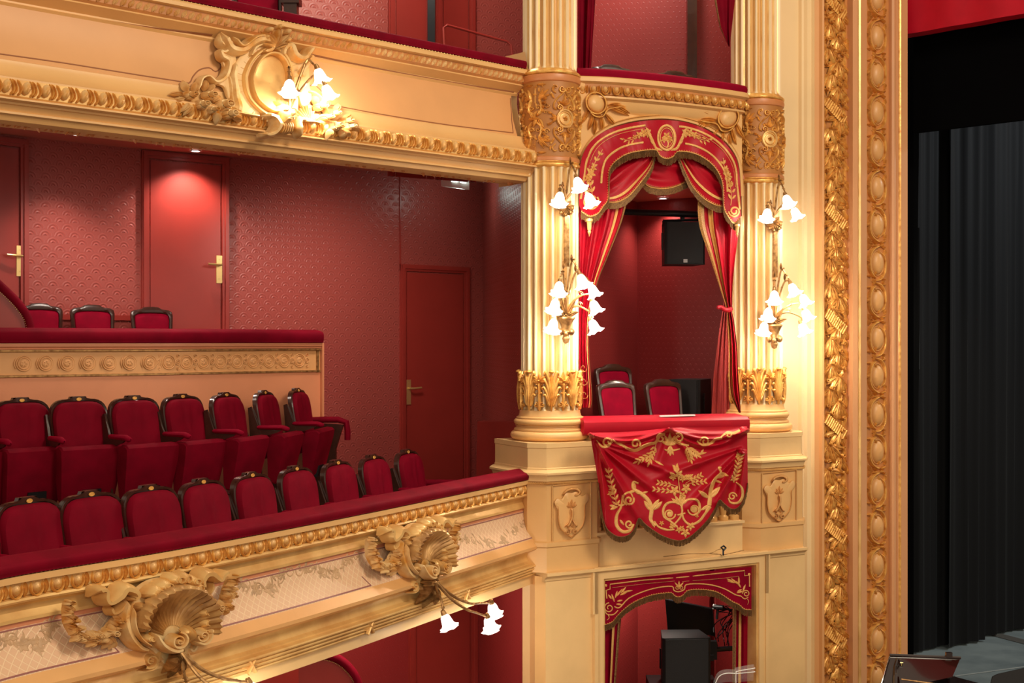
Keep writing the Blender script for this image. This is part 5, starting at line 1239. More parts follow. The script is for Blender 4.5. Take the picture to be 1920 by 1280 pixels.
# ================================================================== THEATRE SEATS
def bpy_last(nm, root): return [c for c in root.children if c.name.split('.')[0] == nm][-1]
def outline(w, z0, zs, z1, crest=True, n=7):     # half symmetric back outline, front view (x, z)
    r = []
    r.append((w*.86, z0)); r.append((w*.95, z0+(zs-z0)*.5)); r.append((w, zs))
    for i in range(1, n+1):
        a = pi/2*i/n; r.append((.07+(w-.07)*max(0, math.cos(a))**.68, zs+(z1-zs)*math.sin(a)**.9))
    if crest: r += [(.066, z1+.004), (.058, z1+.018), (0, z1+.020)]
    else: r += [(0, z1)]
    return r+[(-x, z) for x, z in r[-2::-1]]
lean = lambda z: .10*max(0, z-.42)     # back leans away as it rises
def make_seat():
    root = empty('theatre_seat', cat='seat', group='tip-up velvet seats of the balcony')
    def sh(pts, y): return [V((x, y+lean(z)*1.6, z)) for x, z in pts]
    fo = outline(.222, .30, .72, .845); ci = outline(.207, .30, .69, .826, False)
    mb = MB(); A, B = sh(fo, -.018), sh(fo, .014); Ci = sh(outline(.209, .30, .69, .832, False), -.018)
    mb.grid([A, [p+V((0, .012, 0)) for p in A], B]); mb.face(B)
    n = len(Ci); nA = len(A)
    ra = resamp([(p.x, p.z) for p in A], 40); rc_ = resamp([(p.x, p.z) for p in Ci], 40)
    mb.grid([[V((x, -.018+lean(z)*1.6, z)) for x, z in ra], [V((x*.985, -.028+lean(z)*1.6, z)) for x, z in ra], [V((x, -.022+lean(z)*1.6, z)) for x, z in rc_]]); mb.build('back_frame', 'wood', root)
    mb = MB(); rc_ = resamp(ci, 40); cx, cz = 0, .56; rows = []
    for k, hh in ((1, .0), (.985, .022), (.94, .038), (.82, .046), (.6, .048), (.3, .044), (.0, .043)):
        rows.append([V((x*k, -.02-hh-(.006*math.cos(x*k*60) if k < .9 else 0)+lean(cz+(z-cz)*k)*1.6, cz+(z-cz)*k)) for x, z in rc_])
    mb.grid(rows, close_u=False); mb.grid([[r[0] for r in rows], [r[-1] for r in rows]]); mb.build('back_cushion', 'velvetd', root)
    mb = MB(); c = V((0, -.03+lean(.85)*1.6, .843)); f = lambda x, y, h: V((x, c.y-h, c.z+y)); dome(mb, f, 0, 0, .018, .010, .004, 0, 14, 3, dent=.5); ring(mb, f, 0, 0, .018, .010, .003, .004, n=14); mb.build('number_plate', 'gilt', bpy_last('back_frame', root))
    for s in (-1, 1):       # wooden standards
        mb = MB(); x = s*.232; pr = [(-.02, .0), (.06, .0), (.07, .3), (.085, .56), (.10, .725), (.07, .735), (.02, .60), (-.02, .5)]
        mb.prism([V((x-.009, y, z)) for y, z in pr], (.018, 0, 0)); mb.build('side_standard', 'wood', root)
    mb = MB(); x = -.232          # arm on the sitter's right (viewer's left)
    rows = []
    for y, w, t in ((.02, .012, .012), (.0, .022, .018), (-.10, .024, .020), (-.2, .026, .022), (-.235, .024, .022), (-.255, .016, .014), (-.262, .004, .004)):
        rows.append([V((x+w*math.cos(a), y, .565+t*math.sin(a)-.01*(y < -.2))) for a in [2*pi*j/10 for j in range(10)]])
    mb.grid(rows, close_u=True); mb.build('arm_pad', 'velvet', root)
    mb = MB(); mb.prism([V((x-.008, y, z)) for y, z in ((.02, .55), (-.2, .55), (-.16, .525), (-.04, .49), (.02, .47))], (.016, 0, 0)); mb.build('arm_bracket', 'wood', bpy_last('arm_pad', root))
    # tipped-up seat: its underside faces forward
    mb = MB(); prof = [(-.06, .10), (-.115, .095), (-.14, .12), (-.215, .42), (-.225, .485), (-.20, .507), (-.15, .51), (-.09, .49), (-.06, .40)]
    wd_ = lambda z: .19+.035*(z-.1)/.4
    rows = []
    for s, k in ((-1, .93), (-1, 1), (1, 1), (1, .93)):
        rows.append([V((s*(wd_(z)-(.0 if k == 1 else -.012))*(1 if k == 1 else 1.0), y*(1) if k == 1 else y*.94-.006, z if k == 1 else .3+(z-.3)*.94)) for y, z in prof])
    mb.grid(rows, close_u=True); mb.face(rows[0]); mb.face(rows[-1]); mb.build('tip_up_seat', 'velvetd', root)
    mb = MB(); mb.hull8([V((-.07, -.10, .085)), V((.09, -.10, .085)), V((.09, -.150, .09)), V((-.07, -.150, .09))], [V((-.055, -.13, .19)), (.085, -.13, .19), (.085, -.168, .185), (-.055, -.168, .185)]); mb.build('hinge_box', 'black', bpy_last('tip_up_seat', root))
    mb = MB()
    for s in (-1, 1): mb.box((s*.232, .03, .006), .03, .28, .012); mb.box((s*.232, .03, .1), .014, .06, .2)
    mb.build('foot_bracket', 'wood', root)
    return root
SEAT = make_seat()
def row(lst, zt, tanpts, first, lab):
    out = []
    P_ = []
    for px, py in lst: D = (zt)*F/(CY-py); P_.append(V(((px-CX)*D/F, D)))
    for i, p in enumerate(P_):
        t = (P_[min(i+1, len(P_)-1)]-P_[max(i-1, 0)]).normalized(); a = math.atan2(t.y, t.x)     # local x along the row
        mt = Matrix.Translation((p.x, p.y, CZ+zt-.865))@Matrix.Rotation(a+tanpts, 4, 'Z')
        if first is not None: first.matrix_basis = mt; r = first; r['label'] = lab[i]; first = None
        else: r = dup(SEAT, mt, label=lab[i])
        out.append((r, mt))
    return out
ordn = ['second', 'third', 'fourth', 'fifth', 'sixth', 'seventh', 'eighth', 'ninth', 'tenth', 'eleventh']
r1 = [(-60, 946), (64, 932), (180, 920), (292, 909), (391, 897), (483, 885), (566, 873), (643, 862), (710, 852), (774, 842)]
lab1 = ['front row velvet seat cut off at the left edge of the picture', 'leftmost fully seen crimson velvet seat of the front balcony row']+['crimson velvet seat, %s from the left in the front balcony row' % ordn[i] for i in range(7)]+['last crimson velvet seat of the front row, nearest the column']
R1 = row(r1, -.866, .10, SEAT, lab1)
r2 = [(-62, 748), (46, 745), (152, 743), (258, 741), (350, 738), (433, 735), (506, 731), (568, 727)]
lab2 = ['back row velvet seat cut off at the left edge of the picture', 'leftmost fully seen tipped-up seat of the back row under the partition']+['tipped-up velvet seat, %s from the left in the back row' % ordn[i] for i in range(5)]+['last tipped-up velvet seat of the back row, beside the curved end rest']
R2 = row(r2, -.41, .24, None, lab2)
# curved padded ends of the rows
def endrest(mt, label):
    r = empty('end_armrest', mt.translation, label=label, cat='armrest')
    mb = MB(); pts = [V((.27, .05, .56)), V((.29, -.1, .565)), V((.31, -.22, .565)), V((.33, -.29, .54)), V((.335, -.30, .46)), V((.33, -.30, .38))]
    rows = []
    P3 = [mt@p for p in pts]; ax = (mt.to_3x3()@V((1, 0, 0))).normalized(); k = len(P3)
    for i, p in enumerate(P3):
        t = (P3[min(i+1, k-1)]-P3[max(i-1, 0)]).normalized(); w = t.cross(ax).normalized()
        rows.append([p+ax*.035*math.cos(a)*(.7 if i in (0, k-1) else 1)+w*.028*math.sin(a) for a in [2*pi*j/12 for j in range(12)]])
    b = mb.grid(rows, close_u=True); mb.face(rows[0]); mb.face(rows[-1][::-1]); mb.build('padded_top', 'velvetd', r)
    mb = MB(); mb.prism([mt@V((.29, y, z)) for y, z in ((.08, 0), (-.2, 0), (-.2, .30), (-.27, .52), (.08, .54))], ax*.04); mb.build('end_panel', 'wood', r)
    return r
endrest(R2[-1][1]@Matrix.Translation((.05, 0, -.0)), 'curved padded armrest ending the back row, beside the red wall')
endrest(R1[-1][1]@Matrix.Translation((.04, .0, .0)), 'curved padded armrest ending the front row, below the red door')
# seating tiers
mb = MB()
def tier(A0, zt, d0, d1):
    P_ = [m.translation.xy for _, m in A0]; S_ = Surf([(p.x, p.y) for p in P_]); rows = []
    for i in range(21):
        u = S_.L*i/20; p, n = S_.base(u)
        a, b = p+n*d0, p+n*d1
        rows.append([V((a.x, a.y, zt-.6)), V((a.x, a.y, zt)), V((b.x, b.y, zt)), V((b.x, b.y, zt-.6))])
    return rows
mb.grid(tier(R2, CZ-.41-.866, .55, -.9)); tag(mb.build('floor_tier', 'darkfloor'), kind='structure')
# ================================================================== REAR PARTITION (wall with velvet rail)
def pd(px, D): return ((px-CX)*D/F, D)
RP = Surf([pd(-260, 9.0), pd(0, 9.78), pd(300, 10.52), pd(600, 11.7)])
rp = empty('gallery_partition', (pd(600, 11.7)[0], pd(600, 11.7)[1], CZ-1.3), label='salmon partition with scroll frieze and velvet rail behind the back seat row', cat='partition')
cushion(RP, rp, -.012, .095, .16, 'velvetd', .03, 40, proud=.03)
band(rp, RP, 'rail_moulding', [(-.02, -.012), (.035, -.014), (.035, -.04), (.02, -.05), (.025, -.06), (.01, -.07), (0, -.075)], 'salmon', 30)
band(rp, RP, 'gilt_fillet', [(.0, -.06), (.022, -.065), (.022, -.078), (.0, -.084)], 'bronze', 30)
band(rp, RP, 'frieze_ground', [(.0, -.08), (.0, -.262)], 'peach', 30)
band(rp, RP, 'gilt_fillet', [(.0, -.258), (.014, -.262), (.014, -.275), (.0, -.28)], 'bronze', 30)
band(rp, RP, 'partition_panel', [(0, -.28), (0, -1.4)], 'salmon', 30)
mb = MB(); p, n = RP.base(RP.L); t = V((-n.y, n.x)); g = lambda o, b, z: V((p.x+n.x*o+t.x*b, p.y+n.y*o+t.y*b, CZ+z))
mb.hull8([g(-.16, 0, -1.4), g(-.16, .02, -1.4), g(.035, .02, -1.4), g(.035, 0, -1.4)], [g(-.16, 0, -.014), g(-.16, .02, -.014), g(.035, .02, -.014), g(.035, 0, -.014)]); mb.build('end_post', 'salmon', rp)
mb = MB(); mb.hull8([g(0, -.045, -.28), g(0, -.02, -.28), g(.014, -.02, -.28), g(.014, -.045, -.28)], [g(0, -.045, -.08), g(0, -.02, -.08), g(.014, -.02, -.08), g(.014, -.045, -.08)]); mb.build('gilt_fillet', 'bronze', rp)
# frieze medallions
f = lambda x, y, h: V((x, -h, y)); mb = MB(); 
ring(mb, f, 0, 0, .058, .058, .005, .008); ring(mb, f, 0, 0, .044, .044, .004, .007); dome(mb, f, 0, 0, .03, .03, .010, 0, 14, 3, dent=.5)
for q in range(5): dome(mb, f, .016*math.cos(q*1.257), .016*math.sin(q*1.257), .008, .008, .013, 0, 6, 2)
bead(mb, f, [(-.06, .045), (-.075, 0), (-.06, -.045)], .004, .006, 3); 
ring(mb, f, .083, .0, .022, .022, .004, .006, n=14); ring(mb, f, .083, 0, .011, .011, .004, .006, n=12)
for s in (-1, 1): volute(mb, f, .083, s*.05, .016, 1.2, 0, s, .003, .006)
o = mb.build('frieze_roundel', 'peach'); COL.objects.unlink(o)
u = 1.2
while u < RP.L-.12: inst(o, Matrix.Translation(RP.m(u, -.171, 0))@RP.R(u).to_4x4(), rp); u += .166
# ================================================================== WOODEN CHAIRS
def make_chair(lightframe=False):
    root = empty('salon_chair', cat='chair')
    w = 'wood'; zt = .95
    fo = [(.175, .42), (.185, .6), (.205, .86), (.205, .895), (.175, .915), (.10, .925), (.07, .945), (0, .95)]
    fo = fo+[(-x, z) for x, z in fo[-2::-1]]
    ci = [(.150, .44), (.158, .6), (.172, .84), (.165, .875), (.10, .888), (0, .892)]; ci = ci+[(-x, z) for x, z in ci[-2::-1]]
    ln = lambda z: .16*(z-.42)
    ra = resamp(fo, 40); rc_ = resamp(ci, 40); mb = MB()
    mb.grid([[V((x, .02+ln(z), z)) for x, z in rc_], [V((x, -.012+ln(z), z)) for x, z in rc_], [V((x*.5+a*.5, -.022+ln(z*.5+b*.5), z*.5+b*.5)) for (x, z), (a, b) in zip(rc_, ra)], [V((x, -.012+ln(z), z)) for x, z in ra], [V((x, .022+ln(z), z)) for x, z in ra], [V((x, .02+ln(z), z)) for x, z in rc_]])
    mb.box(V((0, ln(.45), .45)), .34, .03, .04); mb.build('back_frame', w, root, 50)
    mb = MB(); rows = []
    for s in (-1, 1):
        for k, hh in ((1, .0), (.95, .02), (.8, .028), (.4, .03), (.0, .03)): rows.append([V((x*k, s*hh*.8+.004+ln(.66+(z-.66)*k), .66+(z-.66)*k)) for x, z in rc_])
        mb.grid(rows); rows = []
    mb.build('back_pad', 'velvet', root)
    mb = MB(); rows = []
    for z, k in ((.43, .97), (.44, 1.02), (.465, 1.02), (.485, .9), (.49, .5), (.49, .05)): rows.append([V((x*k, -.22+(y+.22)*k, z)) for x, y in resamp([(-.19, 0), (-.225, -.42), (-.18, -.45), (.18, -.45), (.225, -.42), (.19, 0), (-.19, 0)], 32)])
    mb.grid(rows); mb.build('seat_cushion', 'velvet', root)
    mb = MB(); mb.box((0, -.22, .41), .40, .42, .05); mb.build('seat_rail', w, root)
    for sx in (-1, 1):
        mb = MB(); mb.tube([V((sx*.19, -.40, .41)), V((sx*.195, -.41, .2)), V((sx*.185, -.42, 0))], [.022, .018, .014], 8); mb.build('leg', w, root)
        mb = MB(); mb.tube([V((sx*.175, 0, .44)), V((sx*.178, .01, .25)), V((sx*.19, .07, 0))], [.018, .018, .015], 8); mb.build('leg', w, root)
    return root
CH = make_chair()
def chair(px, py, D, yaw, label, group, first=False, s=1.0):
    p = W(px, py, D); mt = Matrix.Translation((p.x, p.y, p.z-.95*s))@Matrix.Rotation(yaw, 4, 'Z')@Matrix.Translation((0, -.085, 0))@Matrix.Scale(s, 4)
    if first: CH.matrix_basis = mt; return tag(CH, label, 'chair', group)
    return dup(CH, mt, label=label, group=group)
g = 'salon chairs behind the gallery rail'
yg = math.atan2(.68, .73)-.15
chair(73, 568, 10.80, yg, 'dark framed chair behind the gallery rail, half hidden by the curved divider', g, True, .92)
chair(172, 571, 11.1, yg, 'dark framed chair with bright pad, middle of three behind the gallery rail', g, s=.92)
chair(283, 575, 11.45, yg, 'dark framed chair furthest right behind the gallery rail', g, s=.92)
g = 'chairs inside the stage box'
chair(1148, 682, 11.3, .62, 'dark framed chair standing at the back left of the stage box', g)
chair(1153, 712, 10.75, .62, 'silvery framed red chair at the left front of the stage box', g)
chair(1241, 710, 11.1, .62, 'silvery framed red chair beside the black loudspeaker on the box floor', g)
g = 'chairs inside the upper box'
chair(1145, 121, 11.4, .3, 'chair whose top shows over the left part of the upper box rail', g)
chair(1264, 133, 11.5, .3, 'chair whose top shows over the middle of the upper box rail', g)
chair(480, -38, 9.7, .6, 'chair showing as a red pad at the top edge, behind the upper gallery rail', 'upper gallery chairs')
o = MB(); o.box(W(546, -20, 9.7), .10, .10, .5); o.box(W(546, 3, 9.7), .14, .14, .05); tag(o.build('wooden_post', 'wood'), 'reddish wooden newel post at the top edge beside the upper gallery chair', 'post')
# ---- curved velvet dividers
def divider(name, P, pts, zb, label):
    r = empty(name, P.px(*pts[-1]), label=label, cat='divider'); q = spl(pts, 6); mb = MB()
    c = [P.px(x, y) for x, y in q]; mb.tube(c, .035, 10); mb.build('padded_edge', 'velvetd', r)
    mb = MB(); mb.grid([[p-P.n3*.0, V((p.x, p.y, CZ+zb))] for p in c]); mb.build('divider_panel', 'redpaint', r)
    mb = MB()
    for x, y in resamp([(a-4, b+9) for a, b in q], 60): dome(mb, lambda u, v, h: P.px(u, v, h), x, y, 1.2, 1.2, .006, 0, 6, 2, .02)
    tag(mb.build('nail_trim', 'brass', r), kind='stuff'); return r
divider('curved_divider', Plane(pd(30, 10.3), (.95, .3)), [(-90, 470), (-40, 498), (0, 535), (28, 562), (48, 588), (56, 612), (58, 640)], -.4, 'curved velvet-topped divider with nail trim at the left edge of the gallery')
divider('curved_divider', Plane(pd(650, 9.9), (.95, .3)), [(560, 1222), (612, 1228), (636, 1236), (655, 1252), (668, 1272), (674, 1300), (676, 1330)], -4.2, 'curved velvet-topped divider below the balcony front, at the bottom edge')
# ================================================================== CARTOUCHES
import numpy as np
def affine(surf, ox, oy, sc, pts):
    A = []; B = []
    for x, y in pts: u, z = surf.inv(ox+x/sc, oy+y/sc); A.append((x, y, 1)); B.append((u, z))
    c, *_ = np.linalg.lstsq(np.array(A), np.array(B), rcond=None)
    c = [[float(v) for v in r] for r in c]
    def to(x, y): return (c[0][0]*x+c[1][0]*y+c[2][0], c[0][1]*x+c[1][1]*y+c[2][1])
    return to
SLP = Surf(LP, [(z, o) for o, z in [(.02, -1.0), (.02, -1.3), (.05, -1.45), (.06, -1.6), (.08, -1.9)]])
tL = affine(LPS, 80, 1040, 5.053, [(500, 300), (1500, 200), (1100, 600), (600, 900), (1500, 900), (1100, 1100)])
def shell_cartouche(du, label, sx=1.0):
    c0 = tL(1100, 700)
    def m(x, y, h): u, z = tL(x, y); return SLP.m(c0[0]+du+(u-c0[0])*sx, z, h)
    r = empty('shell_cartouche', m(1100, 800, 0), label=label, cat='ornament', group=None)
    B = lambda *a, **k: bead(mb, m, *a, **k)
    # backing body
    mb = MB(); polyplate(mb, m, [(740, 420), (860, 260), (1040, 200), (1250, 230), (1430, 340), (1480, 560), (1430, 740), (1330, 860), (1300, 1010), (1180, 1060), (1060, 1020), (960, 900), (800, 800), (720, 620)], .05, 0, .2); mb.build('body', 'carved', r)
    # dished shell with ribs
    mb = MB(); cx, cy = 1120, 770; n = 19; rim = []
    for i in range(n+1):
        a = math.radians(196+i*(352-196)/n); R = 300+165*math.sin(pi*(.12+.80*i/n))+(-30 if i > n*.8 else 0); rim.append((a, R))
    rows = []
    for i in range(n*4+1):
        t = i/4; k = min(n-1, int(t)); q = t-k; a = rim[k][0]+(rim[k+1][0]-rim[k][0])*q; R = rim[k][1]+(rim[k+1][1]-rim[k][1])*q; rb_ = abs(math.cos(t*pi))
        rows.append([m(cx+R*f_*math.cos(a), cy+R*f_*math.sin(a)*1.05, .05+hh+(.022*(1-rb_)*min(1, f_*1.4))) for f_, hh in ((.25, .0), (.4, -.0), (.6, .012), (.8, .045), (.93, .09), (1.0, .105), (1.06, .085), (1.08, .03))])
    mb.grid(rows); mb.build('fluted_shell', 'shellin', r)
    mb = MB()
    for x, y, rx, ry, a in ((880, 330, 90, 60, -.7), (960, 270, 80, 60, -.5), (1060, 210, 80, 70, .2), (1140, 200, 60, 80, .1), (1230, 220, 80, 60, .8), (1280, 290, 60, 80, .3), (1340, 420, 60, 70, .6), (1370, 520, 55, 65, .3), (1375, 620, 50, 65, 0), (1350, 710, 50, 60, -.4), (820, 480, 60, 50, .3), (795, 570, 50, 55, 0), (800, 660, 50, 55, -.3), (850, 760, 55, 50, .6), (900, 400, 60, 50, -.6)):
        dome(mb, m, x, y, rx/1, ry/1, .10, 0, 12, 4, .03, a, .15)
        ring(mb, m, x+rx*.3, y, rx*.4, ry*.4, 10, .03, h0=.09, n=10)
    tag(mb.build('scalloped_rim', 'giltlt', r), kind='stuff')
    def piece(nm, mt, fn):
        nonlocal mb; mb = MB(); fn(); return mb.build(nm, mt, r)
    piece('scroll', 'carved', lambda: (volute(mb, m, 1068, 775, 84, 1.9, -pi/2, 1, 26, .06, 0, .09), B([(1140, 840), (1060, 872), (960, 830), (900, 760), (870, 700)], [30, 36, 28, 18], .07, h0=.08)))
    piece('scroll', 'carved', lambda: (volute(mb, m, 1310, 735, 60, 1.5, pi, -1, 22, .05, 0, .09), B([(1250, 790), (1330, 815), (1390, 760), (1400, 640)], [26, 30, 22, 16], .06, h0=.08)))
    piece('teardrop_boss', 'giltlt', lambda: (leaf(mb, m, 1190, 640, 1.35, 170, 34, .07, h0=.08), dome(mb, m, 1170, 700, 34, 40, .05, h0=.08)))
    piece('side_scroll', 'carved', lambda: (B([(700, 400), (690, 520), (700, 640), (750, 760), (830, 850), (940, 885)], [20, 44, 50, 44, 26], .08), B([(720, 480), (730, 640), (790, 760), (900, 845)], [10, 14, 10], .035, h0=.075)))
    piece('side_scroll', 'carved', lambda: (B([(1410, 400), (1470, 480), (1495, 590), (1460, 700), (1380, 770)], [18, 36, 42, 36, 20], .08), B([(1450, 500), (1475, 590), (1440, 690)], [8, 12, 8], .035, h0=.075)))
    piece('horn_scroll', 'giltlt', lambda: (B([(390, 400), (420, 330), (470, 330), (480, 400), (520, 440), (600, 380), (640, 310), (720, 330), (745, 370), (720, 400), (690, 380)], [30, 46, 40, 40, 60, 66, 50, 34, 24], .10), B([(560, 470), (600, 540), (660, 500), (700, 420)], [30, 34, 20], .06)))
    piece('horn_scroll', 'giltlt', lambda: (B([(1620, 190), (1600, 130), (1560, 160), (1540, 210), (1500, 190), (1440, 150), (1380, 160), (1350, 220), (1370, 270), (1410, 250)], [24, 30, 34, 40, 60, 64, 50, 34, 24], .10), B([(1500, 230), (1510, 300), (1480, 360)], [30, 30, 18], .06)))
    rnd = random.Random(3)
    for side, path in ((0, [(210, 440), (235, 540), (270, 640), (340, 740), (450, 790), (560, 740), (620, 640), (680, 550)]), (1, [(1735, 180), (1720, 280), (1700, 400), (1650, 480), (1560, 520), (1480, 470), (1430, 390)])):
        mb = MB(); p = resamp(spl(path, 5), 26)
        B(p, [14, 34, 40, 34, 14], .05, smooth=1)
        for i, (x, y) in enumerate(p):
            w = 1+1.0*math.sin(pi*i/26)
            for s in (-1, 1): leaf(mb, m, x+rnd.uniform(-10, 10), y+rnd.uniform(-10, 10), rnd.uniform(0, 2*pi), 44*w, 13*w, .05, 0, rnd.uniform(-.6, .6), h0=.03)
            if i % 3 == 0: dome(mb, m, x+rnd.uniform(-22, 22), y+rnd.uniform(-22, 22), 13, 13, .05, 0, 8, 3, .03)
        e = (600, 760) if side == 0 else (1570, 560)
        for a in (1.3, 1.8, 2.3, .9): leaf(mb, m, e[0], e[1], a, 120, 20, .05, 0, .3)
        tag(mb.build('garland', 'carved', r), kind='stuff')
        mb = MB(); q = (590, 715) if side == 0 else (1560, 480); rose(mb, m, q[0], q[1], 56, .10); rose(mb, m, q[0]-120 if side == 0 else q[0]+80, q[1]+20, 40, .08); mb.build('rose', 'carved', r)
    piece('lower_volute', 'giltlt', lambda: (volute(mb, m, 940, 980, 70, 1.4, pi*.7, -1, 28, .06), B([(1100, 880), (1030, 900), (1010, 960), (980, 1050), (880, 1080)], [20, 30, 26, 20, 10], .06)))
    piece('lower_leaf', 'carved', lambda: (B([(1280, 860), (1340, 900), (1400, 800), (1460, 800)], [20, 30, 20, 10], .06), B([(1290, 900), (1330, 1000), (1310, 1080)], [16, 20, 8], .05), [leaf(mb, m, 1200, 880, a, 190, 30, .06) for a in (.9, 1.3, 1.7, 2.1, 2.5)]))
    return r, m
SC1, mS1 = shell_cartouche(0, 'large gilt shell cartouche with garlands on the lower balcony front, at the bottom left')
du = LPS.inv(772, 1030)[0]-LPS.inv(300, 1150)[0]
SC2, mS2 = shell_cartouche(du, 'smaller-looking gilt shell cartouche on the lower balcony front, nearer the column', 1.0)
# ---- upper cartouche
SUP = Surf(UP, [(z, o) for o, z in [(-.02, 2.1), (-.05, 1.9), (-.04, 1.7), (.02, 1.55), (.10, 1.45), (.15, 1.38), (.12, 1.2)]])
tU = affine(UPS, 300, 30, 5.053, [(500, 200), (1400, 330), (1000, 640), (400, 800), (1600, 950), (1000, 1100)])
def mU(x, y, h): u, z = tU(x, y); return SUP.m(u, z, h)
uc = empty('oval_cartouche', mU(1000, 700, 0), label='rococo cartouche with oval mirror and roses on the upper balcony front', cat='ornament')
def pc_(nm, mt, fn):
    global mb; mb = MB(); fn(); return mb.build(nm, mt, uc)
BU = lambda *a, **k: bead(mb, mU, *a, **k)
pc_('body', 'cream', lambda: (polyplate(mb, mU, [(700, 420), (800, 300), (1000, 250), (1200, 330), (1290, 480), (1300, 700), (1280, 900), (1100, 1010), (900, 960), (680, 920), (640, 780), (660, 560)], .04, 0, .1), polyplate(mb, mU, [(540, 200), (620, 300), (700, 400), (690, 700), (640, 800), (600, 680), (540, 640), (600, 520), (560, 400)], .03, 0, .2), polyplate(mb, mU, [(1380, 340), (1400, 480), (1420, 620), (1440, 800), (1330, 860), (1280, 560), (1250, 420)], .03, 0, .2)))
pc_('oval_disc', 'giltlt', lambda: dome(mb, mU, 1010, 640, 160, 255, .012, 0, 32, 3, .045, -.08, .8))
pc_('oval_frame', 'giltlt', lambda: (ring(mb, mU, 1010, 640, 176, 276, 22, .06, rot=-.08, h0=.03, n=44), ring(mb, mU, 1000, 645, 225, 325, 26, .05, rot=-.08, h0=.02, n=44)))
mb = MB()
for q in range(40):
    a = 2*pi*q/40; 
    if -2.0 < math.atan2(math.sin(a), math.cos(a)) < -1.1: continue
    x, y = 1000+265*math.cos(a-.05), 650+355*math.sin(a-.05); bead(mb, mU, [(x-14*math.cos(a), y-14*math.sin(a)), (x+26*math.cos(a), y+26*math.sin(a))], 17, .05, 4, smooth=1, h0=.03)
tag(mb.build('gadroon_border', 'carved', uc), kind='stuff')
pc_('crest', 'carved', lambda: [(leaf(mb, mU, 1000, 330, a, l, 34, .09, 0, c, h0=.03), dome(mb, mU, 1000+l*.9*math.cos(a), 330+l*.9*math.sin(a), 30, 30, .08, h0=.03)) for a, l, c in ((-pi/2, 220, 0), (-pi/2-.45, 210, -.5), (-pi/2+.5, 200, .5), (-pi/2-.8, 160, -.8), (-pi/2+.9, 150, .8))])
pc_('scroll', 'carved', lambda: (BU([(520, 180), (560, 260), (620, 330), (720, 340), (800, 270), (880, 240), (950, 270), (970, 330), (920, 350), (890, 320)], [26, 40, 50, 56, 60, 56, 46, 34, 22], .10), BU([(600, 230), (700, 310), (800, 230), (900, 215)], [14, 20, 18, 12], .05, h0=.06), BU([(800, 400), (830, 320), (900, 280)], [20, 26, 18], .08)))
pc_('scroll', 'carved', lambda: (BU([(1400, 350), (1350, 330), (1310, 400), (1260, 410), (1200, 370), (1150, 300), (1100, 310), (1090, 370), (1120, 390)], [24, 40, 46, 50, 50, 46, 34, 22], .10), BU([(1400, 360), (1370, 440), (1320, 520), (1290, 560)], [40, 36, 26], .07)))
pc_('side_scroll', 'carved', lambda: (BU([(520, 190), (530, 260), (590, 330), (560, 360), (530, 350), (560, 400), (620, 440), (620, 540), (580, 600), (510, 630), (450, 580), (390, 600), (362, 680), (362, 740)], [40, 44, 30, 22, 20, 34, 36, 34, 30, 22, 18, 18, 16, 10], .07)))
pc_('side_scroll', 'carved', lambda: (BU([(1400, 490), (1340, 480), (1330, 560), (1380, 560)], [14, 22, 18, 10], .05), BU([(1390, 720), (1450, 730), (1530, 800), (1560, 900), (1570, 960)], [14, 20, 18, 16, 12], .06)))
pc_('wing_band', 'carved', lambda: (BU([(690, 440), (680, 560), (690, 700), (690, 860), (660, 920)], [26, 36, 44, 50, 40], .07), BU([(640, 560), (660, 700), (640, 900)], [16, 22, 16], .05)))
pc_('mask', 'carved', lambda: (dome(mb, mU, 1095, 940, 78, 110, .12, h0=.02), dome(mb, mU, 1100, 950, 16, 34, .05, h0=.12), dome(mb, mU, 1068, 915, 22, 12, .035, h0=.11), dome(mb, mU, 1125, 920, 22, 12, .035, h0=.11), ring(mb, mU, 1095, 1000, 26, 10, 6, .03, h0=.10), [leaf(mb, mU, 1090, 880, a, 120, 22, .09) for a in (-2.4, -1.9, -1.4, -.9, -.4)], [BU([(1050+24*k, 1020), (1060+20*k, 1080), (1050+24*k, 1130)], [16, 18, 8], .07) for k in range(5)]))
pc_('bottom_scroll', 'carved', lambda: (BU([(880, 960), (960, 970), (1000, 1040), (980, 1110), (920, 1140), (865, 1115)], [30, 40, 44, 40, 30, 18], .11), BU([(640, 915), (760, 940), (880, 960)], [14, 20, 20], .05), [BU([(760+40*k, 880), (790+40*k, 910)], [20, 16], .06) for k in range(4)]))
pc_('bottom_scroll', 'carved', lambda: (BU([(1310, 1010), (1230, 1000), (1210, 1080), (1240, 1180)], [24, 36, 34, 14], .09), BU([(1460, 1040), (1400, 1020), (1300, 1010)], [14, 18, 18], .05)))
pc_('shell_fan', 'carved', lambda: [BU([(1370, 1040), (1370+110*math.cos(a), 1040+190*math.sin(a))], [14, 26], .08) for a in [-pi*.85+pi*.7*k/8 for k in range(9)]])
rnd = random.Random(11)
